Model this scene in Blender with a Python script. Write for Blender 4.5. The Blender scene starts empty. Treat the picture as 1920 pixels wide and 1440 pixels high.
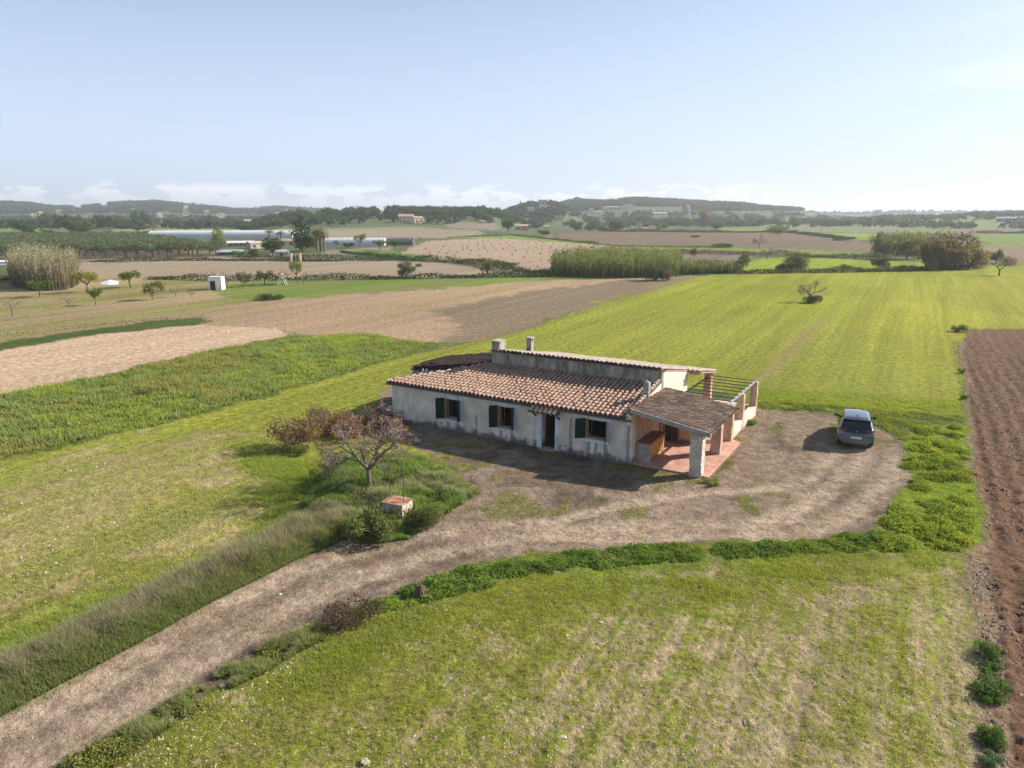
import bpy, math, random
import numpy as np
from mathutils import Vector, Matrix

# ------------------------------------------------------------------ camera, sky, sun, exposure
F, H, TH = 1331.0, 12.0, math.radians(13.5)
CT, ST = math.cos(TH), math.sin(TH)
SUN_EL, SUN_AZ = math.radians(31.0), math.radians(18.0)      # azimuth from +X towards +Y
HAZE = .00024
scene = bpy.context.scene
COL = scene.collection
cd = bpy.data.cameras.new('camera')
cam = bpy.data.objects.new('camera', cd); COL.objects.link(cam)
cam.location = (0, 0, H); cam.rotation_euler = (math.pi / 2 - TH, 0, 0)
cd.sensor_width = 36.0; cd.lens = 36.0 * F / 1920.0
cd.clip_start = 0.1; cd.clip_end = 20000
scene.camera = cam

world = bpy.data.worlds.new('World'); scene.world = world
world.use_nodes = True
nt = world.node_tree; nt.nodes.clear()
def N(t, kind, **kw):
    n = t.nodes.new(kind)
    for k, v in kw.items(): setattr(n, k, v)
    return n
sky = N(nt, 'ShaderNodeTexSky', sky_type='NISHITA', sun_disc=False)
sky.sun_elevation = SUN_EL; sky.sun_rotation = math.pi / 2 - SUN_AZ
sky.air_density = 1.0; sky.dust_density = 1.1; sky.ozone_density = 1.6; sky.altitude = 50
bg = N(nt, 'ShaderNodeBackground'); bg.inputs['Strength'].default_value = 0.086
wo = N(nt, 'ShaderNodeOutputWorld')
geo = N(nt, 'ShaderNodeTexCoord')
sep = N(nt, 'ShaderNodeSeparateXYZ'); nt.links.new(geo.outputs['Generated'], sep.inputs[0])
def wmath(op, a, b=None, c=None):
    n = N(nt, 'ShaderNodeMath', operation=op)
    for i, v in enumerate((a, b, c)):
        if v is None: continue
        if isinstance(v, (int, float)): n.inputs[i].default_value = v
        else: nt.links.new(v, n.inputs[i])
    return n.outputs[0]
def wramp(v, a, b, c=0.0, d=1.0):
    n = N(nt, 'ShaderNodeMapRange', interpolation_type='SMOOTHSTEP')
    nt.links.new(v, n.inputs[0])
    for i, q in enumerate((a, b, c, d)): n.inputs[i + 1].default_value = q
    return n.outputs[0]
mp = N(nt, 'ShaderNodeMapping'); mp.inputs['Scale'].default_value = (1, 1, 2.4)
nt.links.new(geo.outputs['Generated'], mp.inputs[0])
n1 = N(nt, 'ShaderNodeTexNoise'); n1.inputs['Scale'].default_value = 22; n1.inputs['Detail'].default_value = 9; n1.inputs['Roughness'].default_value = .58
nt.links.new(mp.outputs[0], n1.inputs['Vector'])
el = sep.outputs['Z']
# cumulus: a flat bank low over the hills, tops broken by noise
nz = wmath('SUBTRACT', n1.outputs[0], 0.44)
top = wmath('MINIMUM', wmath('MULTIPLY_ADD', nz, 0.26, 0.018), 0.042)                   # height of the cloud tops
cum = wramp(wmath('SUBTRACT', top, el), 0.0, 0.013)
floor_ = wramp(el, 0.004, 0.02)
az = wramp(sep.outputs['X'], 0.18, 0.40, 1.0, 0.15)
cm = wmath('MULTIPLY', wmath('MULTIPLY', cum, floor_), az)
mp2 = N(nt, 'ShaderNodeMapping'); mp2.inputs['Scale'].default_value = (1, 1, 7)
nt.links.new(geo.outputs['Generated'], mp2.inputs[0])
n2 = N(nt, 'ShaderNodeTexNoise'); n2.inputs['Scale'].default_value = 3.2; n2.inputs['Detail'].default_value = 7
nt.links.new(mp2.outputs[0], n2.inputs['Vector'])
thin = wmath('MULTIPLY', wramp(n2.outputs[0], .52, .78), wramp(sep.outputs['X'], .3, .8, 0.0, .55))
thin = wmath('MULTIPLY', thin, wramp(el, .02, .1))
m1 = N(nt, 'ShaderNodeMix', data_type='RGBA'); m1.inputs[7].default_value = (9.6, 9.7, 10.0, 1)
fac = wmath('MAXIMUM', wmath('MULTIPLY', cm, .65), thin)
# veil: pale milky air over the blue
veil = wramp(el, 0.0, 0.42, .80, .10)
m0 = N(nt, 'ShaderNodeMix', data_type='RGBA'); m0.inputs[7].default_value = (5.1, 6.1, 8.2, 1)
nt.links.new(veil, m0.inputs[0]); nt.links.new(sky.outputs[0], m0.inputs[6])
nt.links.new(m0.outputs[2], m1.inputs[6]); nt.links.new(fac, m1.inputs[0])
nt.links.new(m1.outputs[2], bg.inputs[0]); nt.links.new(bg.outputs[0], wo.inputs[0])

sl = bpy.data.lights.new('sun', 'SUN'); sl.energy = 5.0; sl.angle = math.radians(.55); sl.color = (1, .93, .82)
so = bpy.data.objects.new('sun', sl); COL.objects.link(so)
sd = Vector((math.cos(SUN_EL) * math.cos(SUN_AZ), math.cos(SUN_EL) * math.sin(SUN_AZ), math.sin(SUN_EL)))
so.rotation_euler = sd.to_track_quat('Z', 'Y').to_euler(); so.location = (40, 20, 60)
vs = scene.view_settings
vs.view_transform = 'Standard'; vs.look = 'None'; vs.gamma = 1; vs.use_curve_mapping = False
vs.exposure = 0.74
cy = scene.cycles
cy.max_bounces = 6; cy.diffuse_bounces = 2; cy.glossy_bounces = 2; cy.transmission_bounces = 3; cy.transparent_max_bounces = 8
cy.volume_bounces = 0; cy.use_denoising = True; cy.caustics_reflective = False; cy.caustics_refractive = False

# ------------------------------------------------------------------ helpers
rng = np.random.default_rng(7)
random.seed(7)

def build(name, V, faces, C=None, mat=None, parent=None, smooth=False, loc=None, attrs=None):
    """faces: list of int arrays (n,k). C: per-vertex rgb. ONE mesh object."""
    me = bpy.data.meshes.new(name)
    V = np.asarray(V, dtype=np.float32)
    me.vertices.add(len(V)); me.vertices.foreach_set('co', V.ravel())
    fl = [np.asarray(f, dtype=np.int32) for f in faces if len(f)]
    loops = np.concatenate([f.ravel() for f in fl])
    tot = np.concatenate([np.full(len(f), f.shape[1], dtype=np.int32) for f in fl])
    st = np.concatenate([[0], np.cumsum(tot)[:-1]]).astype(np.int32)
    me.loops.add(len(loops)); me.loops.foreach_set('vertex_index', loops)
    me.polygons.add(len(tot)); me.polygons.foreach_set('loop_start', st)
    me.polygons.foreach_set('loop_total', tot)
    me.polygons.foreach_set('use_smooth', np.full(len(tot), bool(smooth)))
    if C is not None:
        a = me.color_attributes.new('Col', 'FLOAT_COLOR', 'POINT')
        c4 = np.ones((len(V), 4), dtype=np.float32); c4[:, :3] = C
        a.data.foreach_set('color', c4.ravel())
    for k, arr in (attrs or {}).items():
        arr = np.asarray(arr, dtype=np.float32)
        if arr.ndim == 1:
            a = me.attributes.new(k, 'FLOAT', 'POINT'); a.data.foreach_set('value', arr)
        else:
            a = me.color_attributes.new(k, 'FLOAT_COLOR', 'POINT')
            c4 = np.ones((len(V), 4), dtype=np.float32); c4[:, :3] = arr
            a.data.foreach_set('color', c4.ravel())
    me.update(calc_edges=True); me.validate()
    o = bpy.data.objects.new(name, me); COL.objects.link(o)
    if mat is not None: me.materials.append(mat)
    if parent is not None: o.parent = parent
    if loc is not None: o.location = loc
    return o

class MB:
    """collects shapes with per-vertex colour"""
    def __init__(s): s.V = []; s.F = []; s.C = []; s.n = 0
    def add(s, V, faces, col=(1, 1, 1)):
        V = np.asarray(V, dtype=np.float64).reshape(-1, 3)
        s.V.append(V)
        c = np.asarray(col, dtype=np.float64)
        s.C.append(np.broadcast_to(c, (len(V), 3)) if c.ndim == 1 else c)
        for f in faces: s.F.append(np.asarray(f) + s.n)
        s.n += len(V)
        return s
    def box(s, a, b, col=(1, 1, 1), rot=None, piv=None, taper=None):
        x0, y0, z0 = a; x1, y1, z1 = b
        V = np.array([(x0, y0, z0), (x1, y0, z0), (x1, y1, z0), (x0, y1, z0), (x0, y0, z1), (x1, y0, z1), (x1, y1, z1), (x0, y1, z1)], float)
        if rot is not None:
            M = np.array(rot); p = np.array(piv if piv is not None else (0, 0, 0), float)
            V = (V - p) @ M.T + p
        return s.add(V, [[(0, 3, 2, 1), (4, 5, 6, 7), (0, 1, 5, 4), (1, 2, 6, 5), (2, 3, 7, 6), (3, 0, 4, 7)]], col)
    def poly_prism(s, pts, z0, z1, col=(1, 1, 1)):
        n = len(pts)
        zs0 = z0 if hasattr(z0, '__len__') else [z0] * n
        zs1 = z1 if hasattr(z1, '__len__') else [z1] * n
        V = [(p[0], p[1], zs0[i]) for i, p in enumerate(pts)] + [(p[0], p[1], zs1[i]) for i, p in enumerate(pts)]
        side = [(i, (i + 1) % n, n + (i + 1) % n, n + i) for i in range(n)]
        return s.add(V, [side, [tuple(range(n - 1, -1, -1))], [tuple(range(n, 2 * n))]], col)
    def seg(s, P0, P1, R0, R1, k=5, col=(1, 1, 1)):
        P0 = np.asarray(P0, float).reshape(-1, 3); P1 = np.asarray(P1, float).reshape(-1, 3)
        m = len(P0); R0 = np.broadcast_to(np.asarray(R0, float), (m,)); R1 = np.broadcast_to(np.asarray(R1, float), (m,))
        d = P1 - P0; d /= np.linalg.norm(d, axis=1)[:, None] + 1e-9
        up = np.where(np.abs(d[:, 2:3]) > .9, np.array([[1., 0, 0]]), np.array([[0, 0, 1.]]))
        u = np.cross(d, up); u /= np.linalg.norm(u, axis=1)[:, None] + 1e-9
        w = np.cross(d, u)
        a = np.arange(k) / k * 2 * math.pi
        ring = np.cos(a)[None, :, None] * u[:, None, :] + np.sin(a)[None, :, None] * w[:, None, :]
        A = P0[:, None, :] + ring * R0[:, None, None]; B = P1[:, None, :] + ring * R1[:, None, None]
        V = np.concatenate([A, B], axis=1).reshape(-1, 3)
        j = np.arange(k); base = (np.arange(m) * 2 * k)[:, None]
        q = np.stack([base + j, base + (j + 1) % k, base + k + (j + 1) % k, base + k + j], axis=-1).reshape(-1, 4)
        capA = (base + j[::-1]); capB = (base + k + j)
        c = np.asarray(col, float)
        if c.ndim == 2 and len(c) == m: c = np.repeat(c, 2 * k, axis=0)
        return s.add(V, [q, capA, capB], c)
    def build(s, name, mat, parent=None, smooth=False, loc=None):
        return build(name, np.concatenate(s.V), merge_faces(s.F), np.concatenate(s.C), mat, parent, smooth, loc)

def merge_faces(Fs):
    d = {}
    for f in Fs:
        f = np.asarray(f)
        if f.size == 0: continue
        d.setdefault(f.shape[1], []).append(f)
    return [np.concatenate(v) for v in d.values()]

def tag(o, label=None, cat=None, group=None, kind=None):
    if label: o['label'] = label
    if cat: o['category'] = cat
    if group: o['group'] = group
    if kind: o['kind'] = kind
    return o
def empty(name, loc=(0, 0, 0), rz=0.0):
    o = bpy.data.objects.new(name, None); COL.objects.link(o)
    o.location = loc; o.rotation_euler = (0, 0, rz); o.empty_display_size = .3
    return o
def dup(root):
    r = root.copy(); COL.objects.link(r)
    for k in ('label', 'category', 'group'):
        if k in r: del r[k]
    for ch in KIDS.get(root.name, []):
        c = ch.copy(); COL.objects.link(c); c.parent = r
    return r
KIDS = {}

# ---------- noise
def _h(ix, iy, seed):
    n = (ix.astype(np.int64) * 374761393 + iy.astype(np.int64) * 668265263 + seed * 1442695041) & 0xFFFFFFFF
    n = ((n ^ (n >> 13)) * 1274126177) & 0xFFFFFFFF
    return ((n ^ (n >> 16)) & 0xFFFF) / 65535.0
def vnoise(x, y, seed=0):
    ix = np.floor(x); iy = np.floor(y); fx = x - ix; fy = y - iy
    fx = fx * fx * (3 - 2 * fx); fy = fy * fy * (3 - 2 * fy)
    a = _h(ix, iy, seed); b = _h(ix + 1, iy, seed); c = _h(ix, iy + 1, seed); d = _h(ix + 1, iy + 1, seed)
    return (a * (1 - fx) + b * fx) * (1 - fy) + (c * (1 - fx) + d * fx) * fy
def fbm(x, y, oct=4, seed=0):
    s = 0; a = .5; t = 0
    for i in range(oct):
        s = s + a * vnoise(x, y, seed + i * 17); t += a; a *= .5; x = x * 2.03; y = y * 2.03
    return s / t
def sstep(a, b, x):
    t = np.clip((x - a) / (b - a), 0, 1); return t * t * (3 - 2 * t)

# ---------- pixel of the photograph -> place on the land
def P0(x, y, z=0.0):
    u = (x - 960) / F; v = (y - 720) / F
    t = (z - H) / (-(ST + v * CT))
    return (u * t, (CT - v * ST) * t)
def slope_of(y):                                        # vertical slope of the sight line of a pixel row
    v = (y - 720) / F
    return -(ST + v * CT) / (CT - v * ST)

RIDGES = [  # distance, start of rise, px, crest rows
    (2000, 1000, [-900, -300, 0, 60, 110, 150, 200, 290, 350, 400, 440, 480, 520, 550, 580, 640, 760, 900, 960, 1700, 2600, 3200],
                 [396, 391, 386, 387, 393, 391, 385, 382, 385, 389, 394, 395, 391, 392, 395, 396, 397, 398, 401, 402, 398, 394]),
    (1500, 760, [930, 1000, 1040, 1080, 1120, 1200, 1300, 1400, 1500, 1560, 1640], [405, 398, 388, 375, 377, 379, 382, 388, 396, 401, 406]),
    (950, 620, [900, 945, 965, 990, 1015, 1045, 1080, 1120], [406, 402, 395, 388, 385, 387, 394, 406]),
    (660, 430, [480, 560, 640, 700, 840, 900, 940, 1000], [412, 408, 403, 402, 402, 402, 404, 412]),
    (900, 560, [1600, 1700, 1790, 1860, 1920, 2050, 2300], [412, 409, 406, 402, 401, 400, 404]),
]
def terrain(X, Y):
    X = np.asarray(X, float); Y = np.asarray(Y, float)
    d = np.hypot(X, Y)
    yy = np.maximum(Y, 1e-3)
    px = 960 + F * 1.028 * X / yy
    fr = sstep(0.05, 0.3, Y / (d + 1e-6))
    Z = np.zeros_like(d)
    for D, s, xs, ys in RIDGES:
        ht = np.interp(px, xs, [H + slope_of(q) * math.hypot(D, D * (x - 960) / F / 1.028) for x, q in zip(xs, ys)])
        ht = np.maximum(ht, 0) * fr
        if D < 1900:
            ht = ht * sstep(xs[0] - 20, xs[0] + 50, px) * sstep(xs[-1] + 20, xs[-1] - 90, px)
        ht = ht * (.88 + .24 * fbm(px / 60., px * 0 + D, 4, 9))
        w = sstep(s, D, yy) * (1 - .5 * sstep(D * 1.02, D * 1.7, yy))
        Z = np.maximum(Z, ht * w)
    Z = Z + (fbm(X / 260., Y / 260., 3, 5) - .5) * 9 * sstep(500, 1500, d) * fr
    return Z
def place(x, y):
    """point of the land seen at photo pixel (x, y)"""
    u = (x - 960) / F; v = (y - 720) / F
    dx, dy, dz = u, CT - v * ST, -(ST + v * CT)
    t = np.concatenate([np.linspace(12, 700, 1500), np.linspace(701, 3600, 2400)])
    zz = H + t * dz - terrain(t * dx, t * dy)
    k = np.argmax(zz <= 0)
    if zz[k] > 0: k = len(t) - 1
    if k > 0:
        a = zz[k - 1]; b = zz[k]; tt = t[k - 1] + (t[k] - t[k - 1]) * a / (a - b + 1e-9)
    else: tt = t[0]
    return np.array([tt * dx, tt * dy, float(terrain(tt * dx, tt * dy))])
def depth(p): return p[1] * CT - (p[2] - H) * ST
def pix(p):
    zc = p[1] * CT - (p[2] - H) * ST; yc = -(p[2] - H) * CT - p[1] * ST
    return 960 + F * p[0] / zc, 720 + F * yc / zc

# ------------------------------------------------------------------ materials
def mat(name, rough=.8, spec=.2):
    m = bpy.data.materials.new(name); m.use_nodes = True
    b = m.node_tree.nodes['Principled BSDF']; b.inputs['Roughness'].default_value = rough
    b.inputs['Specular IOR Level'].default_value = spec
    return m, m.node_tree, b
def mixc(t, f, a, b, mode='MIX'):
    n = N(t, 'ShaderNodeMix', data_type='RGBA', blend_type=mode)
    for i, v in ((0, f), (6, a), (7, b)):
        if isinstance(v, (int, float)): n.inputs[i].default_value = v
        elif isinstance(v, tuple): n.inputs[i].default_value = v if len(v) == 4 else v + (1,)
        else: t.links.new(v, n.inputs[i])
    return n.outputs[2]
def noise(t, scale, detail=4, vec=None, rough=.55, stretch=None):
    n = N(t, 'ShaderNodeTexNoise'); n.inputs['Scale'].default_value = scale; n.inputs['Detail'].default_value = detail
    n.inputs['Roughness'].default_value = rough
    if vec is None:
        vec = N(t, 'ShaderNodeTexCoord').outputs['Object']
    if stretch:
        mp = N(t, 'ShaderNodeMapping'); mp.inputs['Scale'].default_value = stretch
        t.links.new(vec, mp.inputs[0]); vec = mp.outputs[0]
    t.links.new(vec, n.inputs['Vector'])
    return n.outputs[0]
def ramp(t, v, a, b, c=0., d=1.):
    n = N(t, 'ShaderNodeMapRange', interpolation_type='SMOOTHSTEP'); t.links.new(v, n.inputs[0])
    for i, q in enumerate((a, b, c, d)): n.inputs[i + 1].default_value = q
    return n.outputs[0]
def math_(t, op, a, b=0.0, c=None):
    n = N(t, 'ShaderNodeMath', operation=op)
    for i, v in enumerate((a, b, c)):
        if v is None: continue
        if isinstance(v, (int, float)): n.inputs[i].default_value = v
        else: t.links.new(v, n.inputs[i])
    return n.outputs[0]
def attr(t, name): return N(t, 'ShaderNodeAttribute', attribute_name=name)
def bump(t, b, h, dist=.02, strength=.6):
    n = N(t, 'ShaderNodeBump'); n.inputs['Strength'].default_value = strength; n.inputs['Distance'].default_value = dist
    t.links.new(h, n.inputs['Height']); t.links.new(n.outputs[0], b.inputs['Normal'])

def simple(name, col, rough=.8, var=.25, scale=3., spec=.2, metal=0., bmp=0., dirt=None):
    m, t, b = mat(name, rough, spec); b.inputs['Metallic'].default_value = metal
    n = noise(t, scale, 5)
    lo = tuple(c * (1 - var) for c in col); hi = tuple(min(1, c * (1 + var)) for c in col)
    c = mixc(t, ramp(t, n, .3, .7), lo, hi)
    if dirt:
        c = mixc(t, ramp(t, noise(t, scale * .6, 6, stretch=(1.3, 1.3, .5)), .52, .72, 0, .75), c, dirt)
    t.links.new(c, b.inputs['Base Color'])
    if bmp: bump(t, b, noise(t, scale * 8, 4), bmp)
    return m

def foliage_mat(name, trans=.35, rough=.75):
    m, t, b = mat(name, rough, .12)
    a = attr(t, 'Col'); oi = N(t, 'ShaderNodeObjectInfo')
    c = mixc(t, 1.0, a.outputs['Color'], oi.outputs['Color'], 'MULTIPLY')
    t.links.new(c, b.inputs['Base Color'])
    tr = N(t, 'ShaderNodeBsdfTranslucent'); t.links.new(mixc(t, 1.0, c, (1.15, 1.2, .6, 1), 'MULTIPLY'), tr.inputs[0])
    ms = N(t, 'ShaderNodeMixShader'); ms.inputs[0].default_value = trans
    out = t.nodes['Material Output']
    t.links.new(b.outputs[0], ms.inputs[1]); t.links.new(tr.outputs[0], ms.inputs[2]); t.links.new(ms.outputs[0], out.inputs[0])
    return m
M_leaf = foliage_mat('leaf', .38)
M_blade = foliage_mat('grass_blade', .45)
M_bark = foliage_mat('bark', 0.0, .9)
def vcol_mat(name, rough=.8, spec=.2, var=.25, scale=8., bmp=0., metal=0.):
    m, t, b = mat(name, rough, spec); a = attr(t, 'Col'); b.inputs['Metallic'].default_value = metal
    n = ramp(t, noise(t, scale, 5), .25, .75, 1 - var, 1 + var)
    t.links.new(mixc(t, 1.0, a.outputs['Color'], n, 'MULTIPLY'), b.inputs['Base Color'])
    if bmp: bump(t, b, noise(t, scale * 4, 4), bmp)
    return m
M_stone = vcol_mat('field_stone', .9, .15, .3, 20, .01)
M_paint = vcol_mat('painted', .7, .25, .12, 4)
# ------------------------------------------------------------------ the land: one sheet, finer near the house
azd = np.concatenate([np.linspace(-180, -46, 56)[:-1], np.linspace(-46, 46, 960), np.linspace(46, 180, 56)[1:-1]])
azd = np.radians(azd)                                           # measured from +Y to +X
dep = np.radians(np.arange(52, 1.55, -0.085))
rr = np.concatenate([[0.4, 3, 6, 8.2], H / np.tan(dep)])
rr = np.concatenate([rr, np.geomspace(rr[-1], 6000, 120)[1:]])
nr, na = len(rr), len(azd)
R_, A_ = np.meshgrid(rr, azd, indexing='ij')
GX = (R_ * np.sin(A_)).ravel(); GY = (R_ * np.cos(A_)).ravel()
GZ = terrain(GX, GY)
nV = len(GX)
dist = np.hypot(GX, GY)

def wpoly(pts): return np.array([P0(x, y) if y > 470 else place(x, max(y, 403.5))[:2] for x, y in pts])
def sdist(poly, X, Y):
    """signed distance, positive inside"""
    n = len(poly); dmin = np.full(X.shape, 1e9); ins = np.zeros(X.shape, bool)
    for i in range(n):
        x0, y0 = poly[i]; x1, y1 = poly[(i + 1) % n]
        ex, ey = x1 - x0, y1 - y0; L2 = ex * ex + ey * ey + 1e-12
        t = np.clip(((X - x0) * ex + (Y - y0) * ey) / L2, 0, 1)
        dmin = np.minimum(dmin, np.hypot(X - x0 - t * ex, Y - y0 - t * ey))
        c = (y0 > Y) != (y1 > Y)
        ins ^= c & (X < ex * (Y - y0) / (ey if abs(ey) > 1e-9 else 1e-9) + x0)
    return np.where(ins, dmin, -dmin)
def ldist(pts, X, Y):
    d = np.full(X.shape, 1e9)
    for (x0, y0), (x1, y1) in zip(pts[:-1], pts[1:]):
        ex, ey = x1 - x0, y1 - y0; L2 = ex * ex + ey * ey + 1e-12
        t = np.clip(((X - x0) * ex + (Y - y0) * ey) / L2, 0, 1)
        d = np.minimum(d, np.hypot(X - x0 - t * ex, Y - y0 - t * ey))
    return d
def smoothline(pts, k=6):
    p = np.array(pts, float); out = []
    for i in range(len(p) - 1):
        a = p[max(i - 1, 0)]; b = p[i]; c = p[i + 1]; d = p[min(i + 2, len(p) - 1)]
        for t in np.arange(k) / k:
            out.append(.5 * ((2 * b) + (-a + c) * t + (2 * a - 5 * b + 4 * c - d) * t * t + (-a + 3 * b - 3 * c + d) * t ** 3))
    out.append(p[-1]); return np.array(out)

def srgb(r, g, b, k=1.75):
    """picture colour of a sunlit level surface -> base colour"""
    def f(c):
        c /= 255.; return (c / 12.92 if c <= .04045 else ((c + .055) / 1.055) ** 2.4)
    return np.array([f(r) / k, f(g) / k, f(b) / k])

# zone: name, polygon (photo pixels), soil colour, green colour, green cover, edge softness m, stones
Z_ = []
def zone(name, pts, soil, green, dens, soft=1.0, stone=0.0, rows=None):
    Z_.append((name, wpoly(pts), srgb(*soil), srgb(*green), dens, soft, stone, rows))
DA = math.radians(61.0)                                         # the fields run this way
# far bands
zone('f1', [(-900, 405), (1000, 405), (960, 436), (500, 432), (-900, 436)], (150, 150, 118), (112, 128, 84), .6, 12)
zone('f2', [(-500, 424), (95, 424), (92, 436), (-500, 440)], (150, 165, 90), (140, 165, 75), .9, 4)
zone('f3', [(290, 403.6), (420, 403.6), (420, 411), (300, 411)], (190, 170, 145), (150, 150, 100), .1, 10)
zone('f4', [(215, 430), (400, 427), (560, 432), (560, 440), (200, 440)], (175, 170, 120), (150, 165, 90), .4, 5)
zone('f5', [(610, 429), (780, 426), (905, 433), (905, 446), (770, 447), (600, 447)], (182, 168, 138), (150, 150, 105), .15, 3)
zone('f6', [(830, 418), (925, 418), (930, 431), (850, 428)], (180, 160, 140), (140, 140, 100), .1, 4)
zone('f7', [(850, 447), (1000, 442), (1130, 433), (1330, 436), (1560, 437), (1620, 455), (1650, 480), (1400, 477), (1150, 462), (980, 452)], (150, 130, 106), (130, 135, 85), .12, 2.5)
zone('f8', [(840, 444), (960, 441), (1160, 461), (1360, 464), (1680, 474), (1680, 479), (1360, 469), (1120, 466), (960, 450)], (150, 165, 85), (140, 165, 70), .8, 2)
zone('f9', [(1360, 408), (2800, 408), (2800, 436), (1560, 436), (1340, 433)], (148, 160, 108), (134, 152, 86), .6, 10)
zone('f9b', [(1430, 424), (1700, 425), (1720, 434), (1480, 434)], (160, 155, 125), (140, 140, 90), .25, 6)
zone('f9c', [(1440, 417), (2300, 412), (2300, 415), (1500, 421)], (120, 128, 96), (95, 110, 70), .7, 5)
zone('f9d', [(1780, 428), (2500, 426), (2500, 438), (1800, 439)], (158, 142, 120), (140, 140, 90), .1, 6)
zone('f10', [(1480, 436), (1650, 438), (1640, 450), (1560, 446)], (160, 170, 90), (150, 175, 75), .8, 3)
zone('f11', [(1830, 438), (2500, 438), (2500, 462), (1840, 462)], (150, 165, 85), (138, 160, 75), .8, 3)
zone('f12', [(1840, 462), (2500, 462), (2500, 494), (1850, 494)], (168, 145, 122), (140, 140, 80), .1, 3)
zone('f13', [(735, 480), (800, 452), (930, 446), (1160, 462), (1160, 520), (1020, 516), (960, 512), (860, 492), (760, 487)], (206, 180, 152), (150, 150, 90), .08, 1.5)
zone('f14', [(600, 470), (735, 462), (735, 482), (620, 484)], (185, 165, 140), (130, 140, 90), .3, 2)
zone('f14b', [(640, 470), (700, 470), (805, 480), (800, 488), (760, 488), (650, 474)], (110, 150, 70), (98, 150, 60), 1, 1)
zone('f15', [(-900, 470), (150, 478), (480, 478), (620, 476), (640, 488), (480, 486), (150, 492), (-900, 494)], (178, 158, 132), (140, 145, 95), .25, 2)
zone('f16', [(120, 493), (480, 487), (560, 491), (700, 488), (860, 493), (940, 512), (850, 521), (480, 526), (140, 521)], (194, 174, 146), (150, 150, 90), .12, 1.5)
zone('orch', [(-900, 448), (180, 446), (400, 462), (420, 480), (140, 487), (-900, 492)], (160, 140, 115), (120, 130, 80), .3, 3)
zone('f17', [(1160, 470), (1400, 470), (1420, 494), (1160, 520)], (158, 140, 122), (130, 135, 85), .15, 2)
zone('f18', [(1370, 489), (1480, 482), (1640, 488), (1730, 491), (1750, 506), (1380, 513)], (165, 175, 62), (160, 180, 54), 1, 1.5)
# left side
zone('l1', [(-1200, 520), (150, 519), (480, 526), (700, 524), (700, 560), (560, 600), (-200, 690), (-1200, 800)], (206, 180, 138), (160, 158, 92), .42, 2, 0, 'strips')
zone('l2', [(400, 535), (560, 524), (900, 521), (1000, 522), (960, 532), (760, 545), (560, 560), (420, 560)], (160, 160, 95), (134, 156, 72), .85, 2, 0, 'strips')
zone('l2b', [(900, 519), (1180, 519), (1300, 520), (1100, 528), (900, 530)], (160, 160, 95), (140, 165, 75), .7, 1.5)
zone('l3', [(430, 603), (560, 566), (760, 546), (1000, 527), (1320, 517), (1130, 572), (960, 627), (850, 648), (740, 640), (560, 628)], (214, 182, 148), (168, 158, 92), .2, 2, 0, 'strips')
zone('l3b', [(820, 580), (1000, 545), (1200, 522), (1320, 517), (1130, 572), (960, 627), (850, 648)], (170, 148, 122), (150, 146, 92), .2, 2, 0)
zone('l4', [(-700, 790), (-200, 690), (0, 641), (300, 600), (392, 594), (380, 607), (200, 626), (0, 657), (-700, 820)], (120, 110, 80), (88, 112, 52), .75, .8)
zone('l5', [(-700, 830), (0, 657), (200, 626), (370, 608), (520, 615), (548, 629), (430, 656), (240, 694), (0, 742), (-700, 900)], (246, 212, 176), (150, 150, 80), .03, .6, .3)
zone('l6', [(-700, 900), (0, 740), (200, 702), (350, 667), (540, 631), (680, 625), (760, 640), (860, 642), (750, 672), (600, 715), (300, 800), (0, 864), (-700, 1020)], (120, 118, 66), (118, 133, 58), .97, .6)
zone('l6b', [(520, 636), (640, 627), (700, 628), (640, 648), (560, 655)], (140, 145, 60), (134, 152, 52), 1, 1)
# big green field
zone('main', [(1320, 517), (1500, 512), (1760, 508), (1920, 497), (2800, 490), (2800, 617), (1808, 617), (1812, 780), (1560, 770), (1420, 762), (1380, 740), (1200, 720), (760, 780), (780, 820), (840, 880), (870, 940), (700, 1000), (560, 1000), (300, 1140), (0, 1260), (-600, 1500), (-900, 1300), (-700, 1020), (0, 864), (300, 800), (600, 715), (750, 672), (830, 655), (960, 626), (1130, 571)], (190, 178, 100), (170, 176, 70), .95, .5, 0, 'crop')
zone('mainfar', [(1360, 517), (1560, 512), (1920, 497), (2800, 490), (2800, 560), (1700, 560), (1560, 600), (1300, 590), (1150, 568)], (176, 176, 80), (170, 178, 62), 1.1, 8)
zone('mainr', [(1560, 600), (1700, 540), (1920, 505), (2800, 500), (2800, 618), (1800, 618), (1790, 700)], (184, 184, 84), (180, 182, 66), 1.0, 8, 0, 'crop')
zone('edge1', [(1380, 718), (1500, 735), (1812, 752), (1812, 784), (1600, 772), (1420, 760)], (150, 152, 66), (150, 164, 50), .95, 2)
# left near field, thinner and stonier
zone('near', [(-900, 1010), (0, 880), (300, 830), (560, 800), (560, 860), (620, 930), (560, 1000), (300, 1140), (0, 1260), (-600, 1500)], (212, 190, 134), (162, 166, 78), .46, 6, .35, 'crop')
zone('lush', [(440, 820), (560, 850), (620, 900), (610, 950), (540, 1000), (470, 1000), (480, 930), (430, 880)], (130, 140, 55), (138, 150, 50), .9, 3)
zone('lush2', [(560, 985), (400, 1075), (200, 1150), (0, 1240), (-300, 1320), (-300, 1270), (0, 1180), (250, 1080), (450, 1000)], (150, 148, 70), (146, 154, 66), .6, 3)
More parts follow.
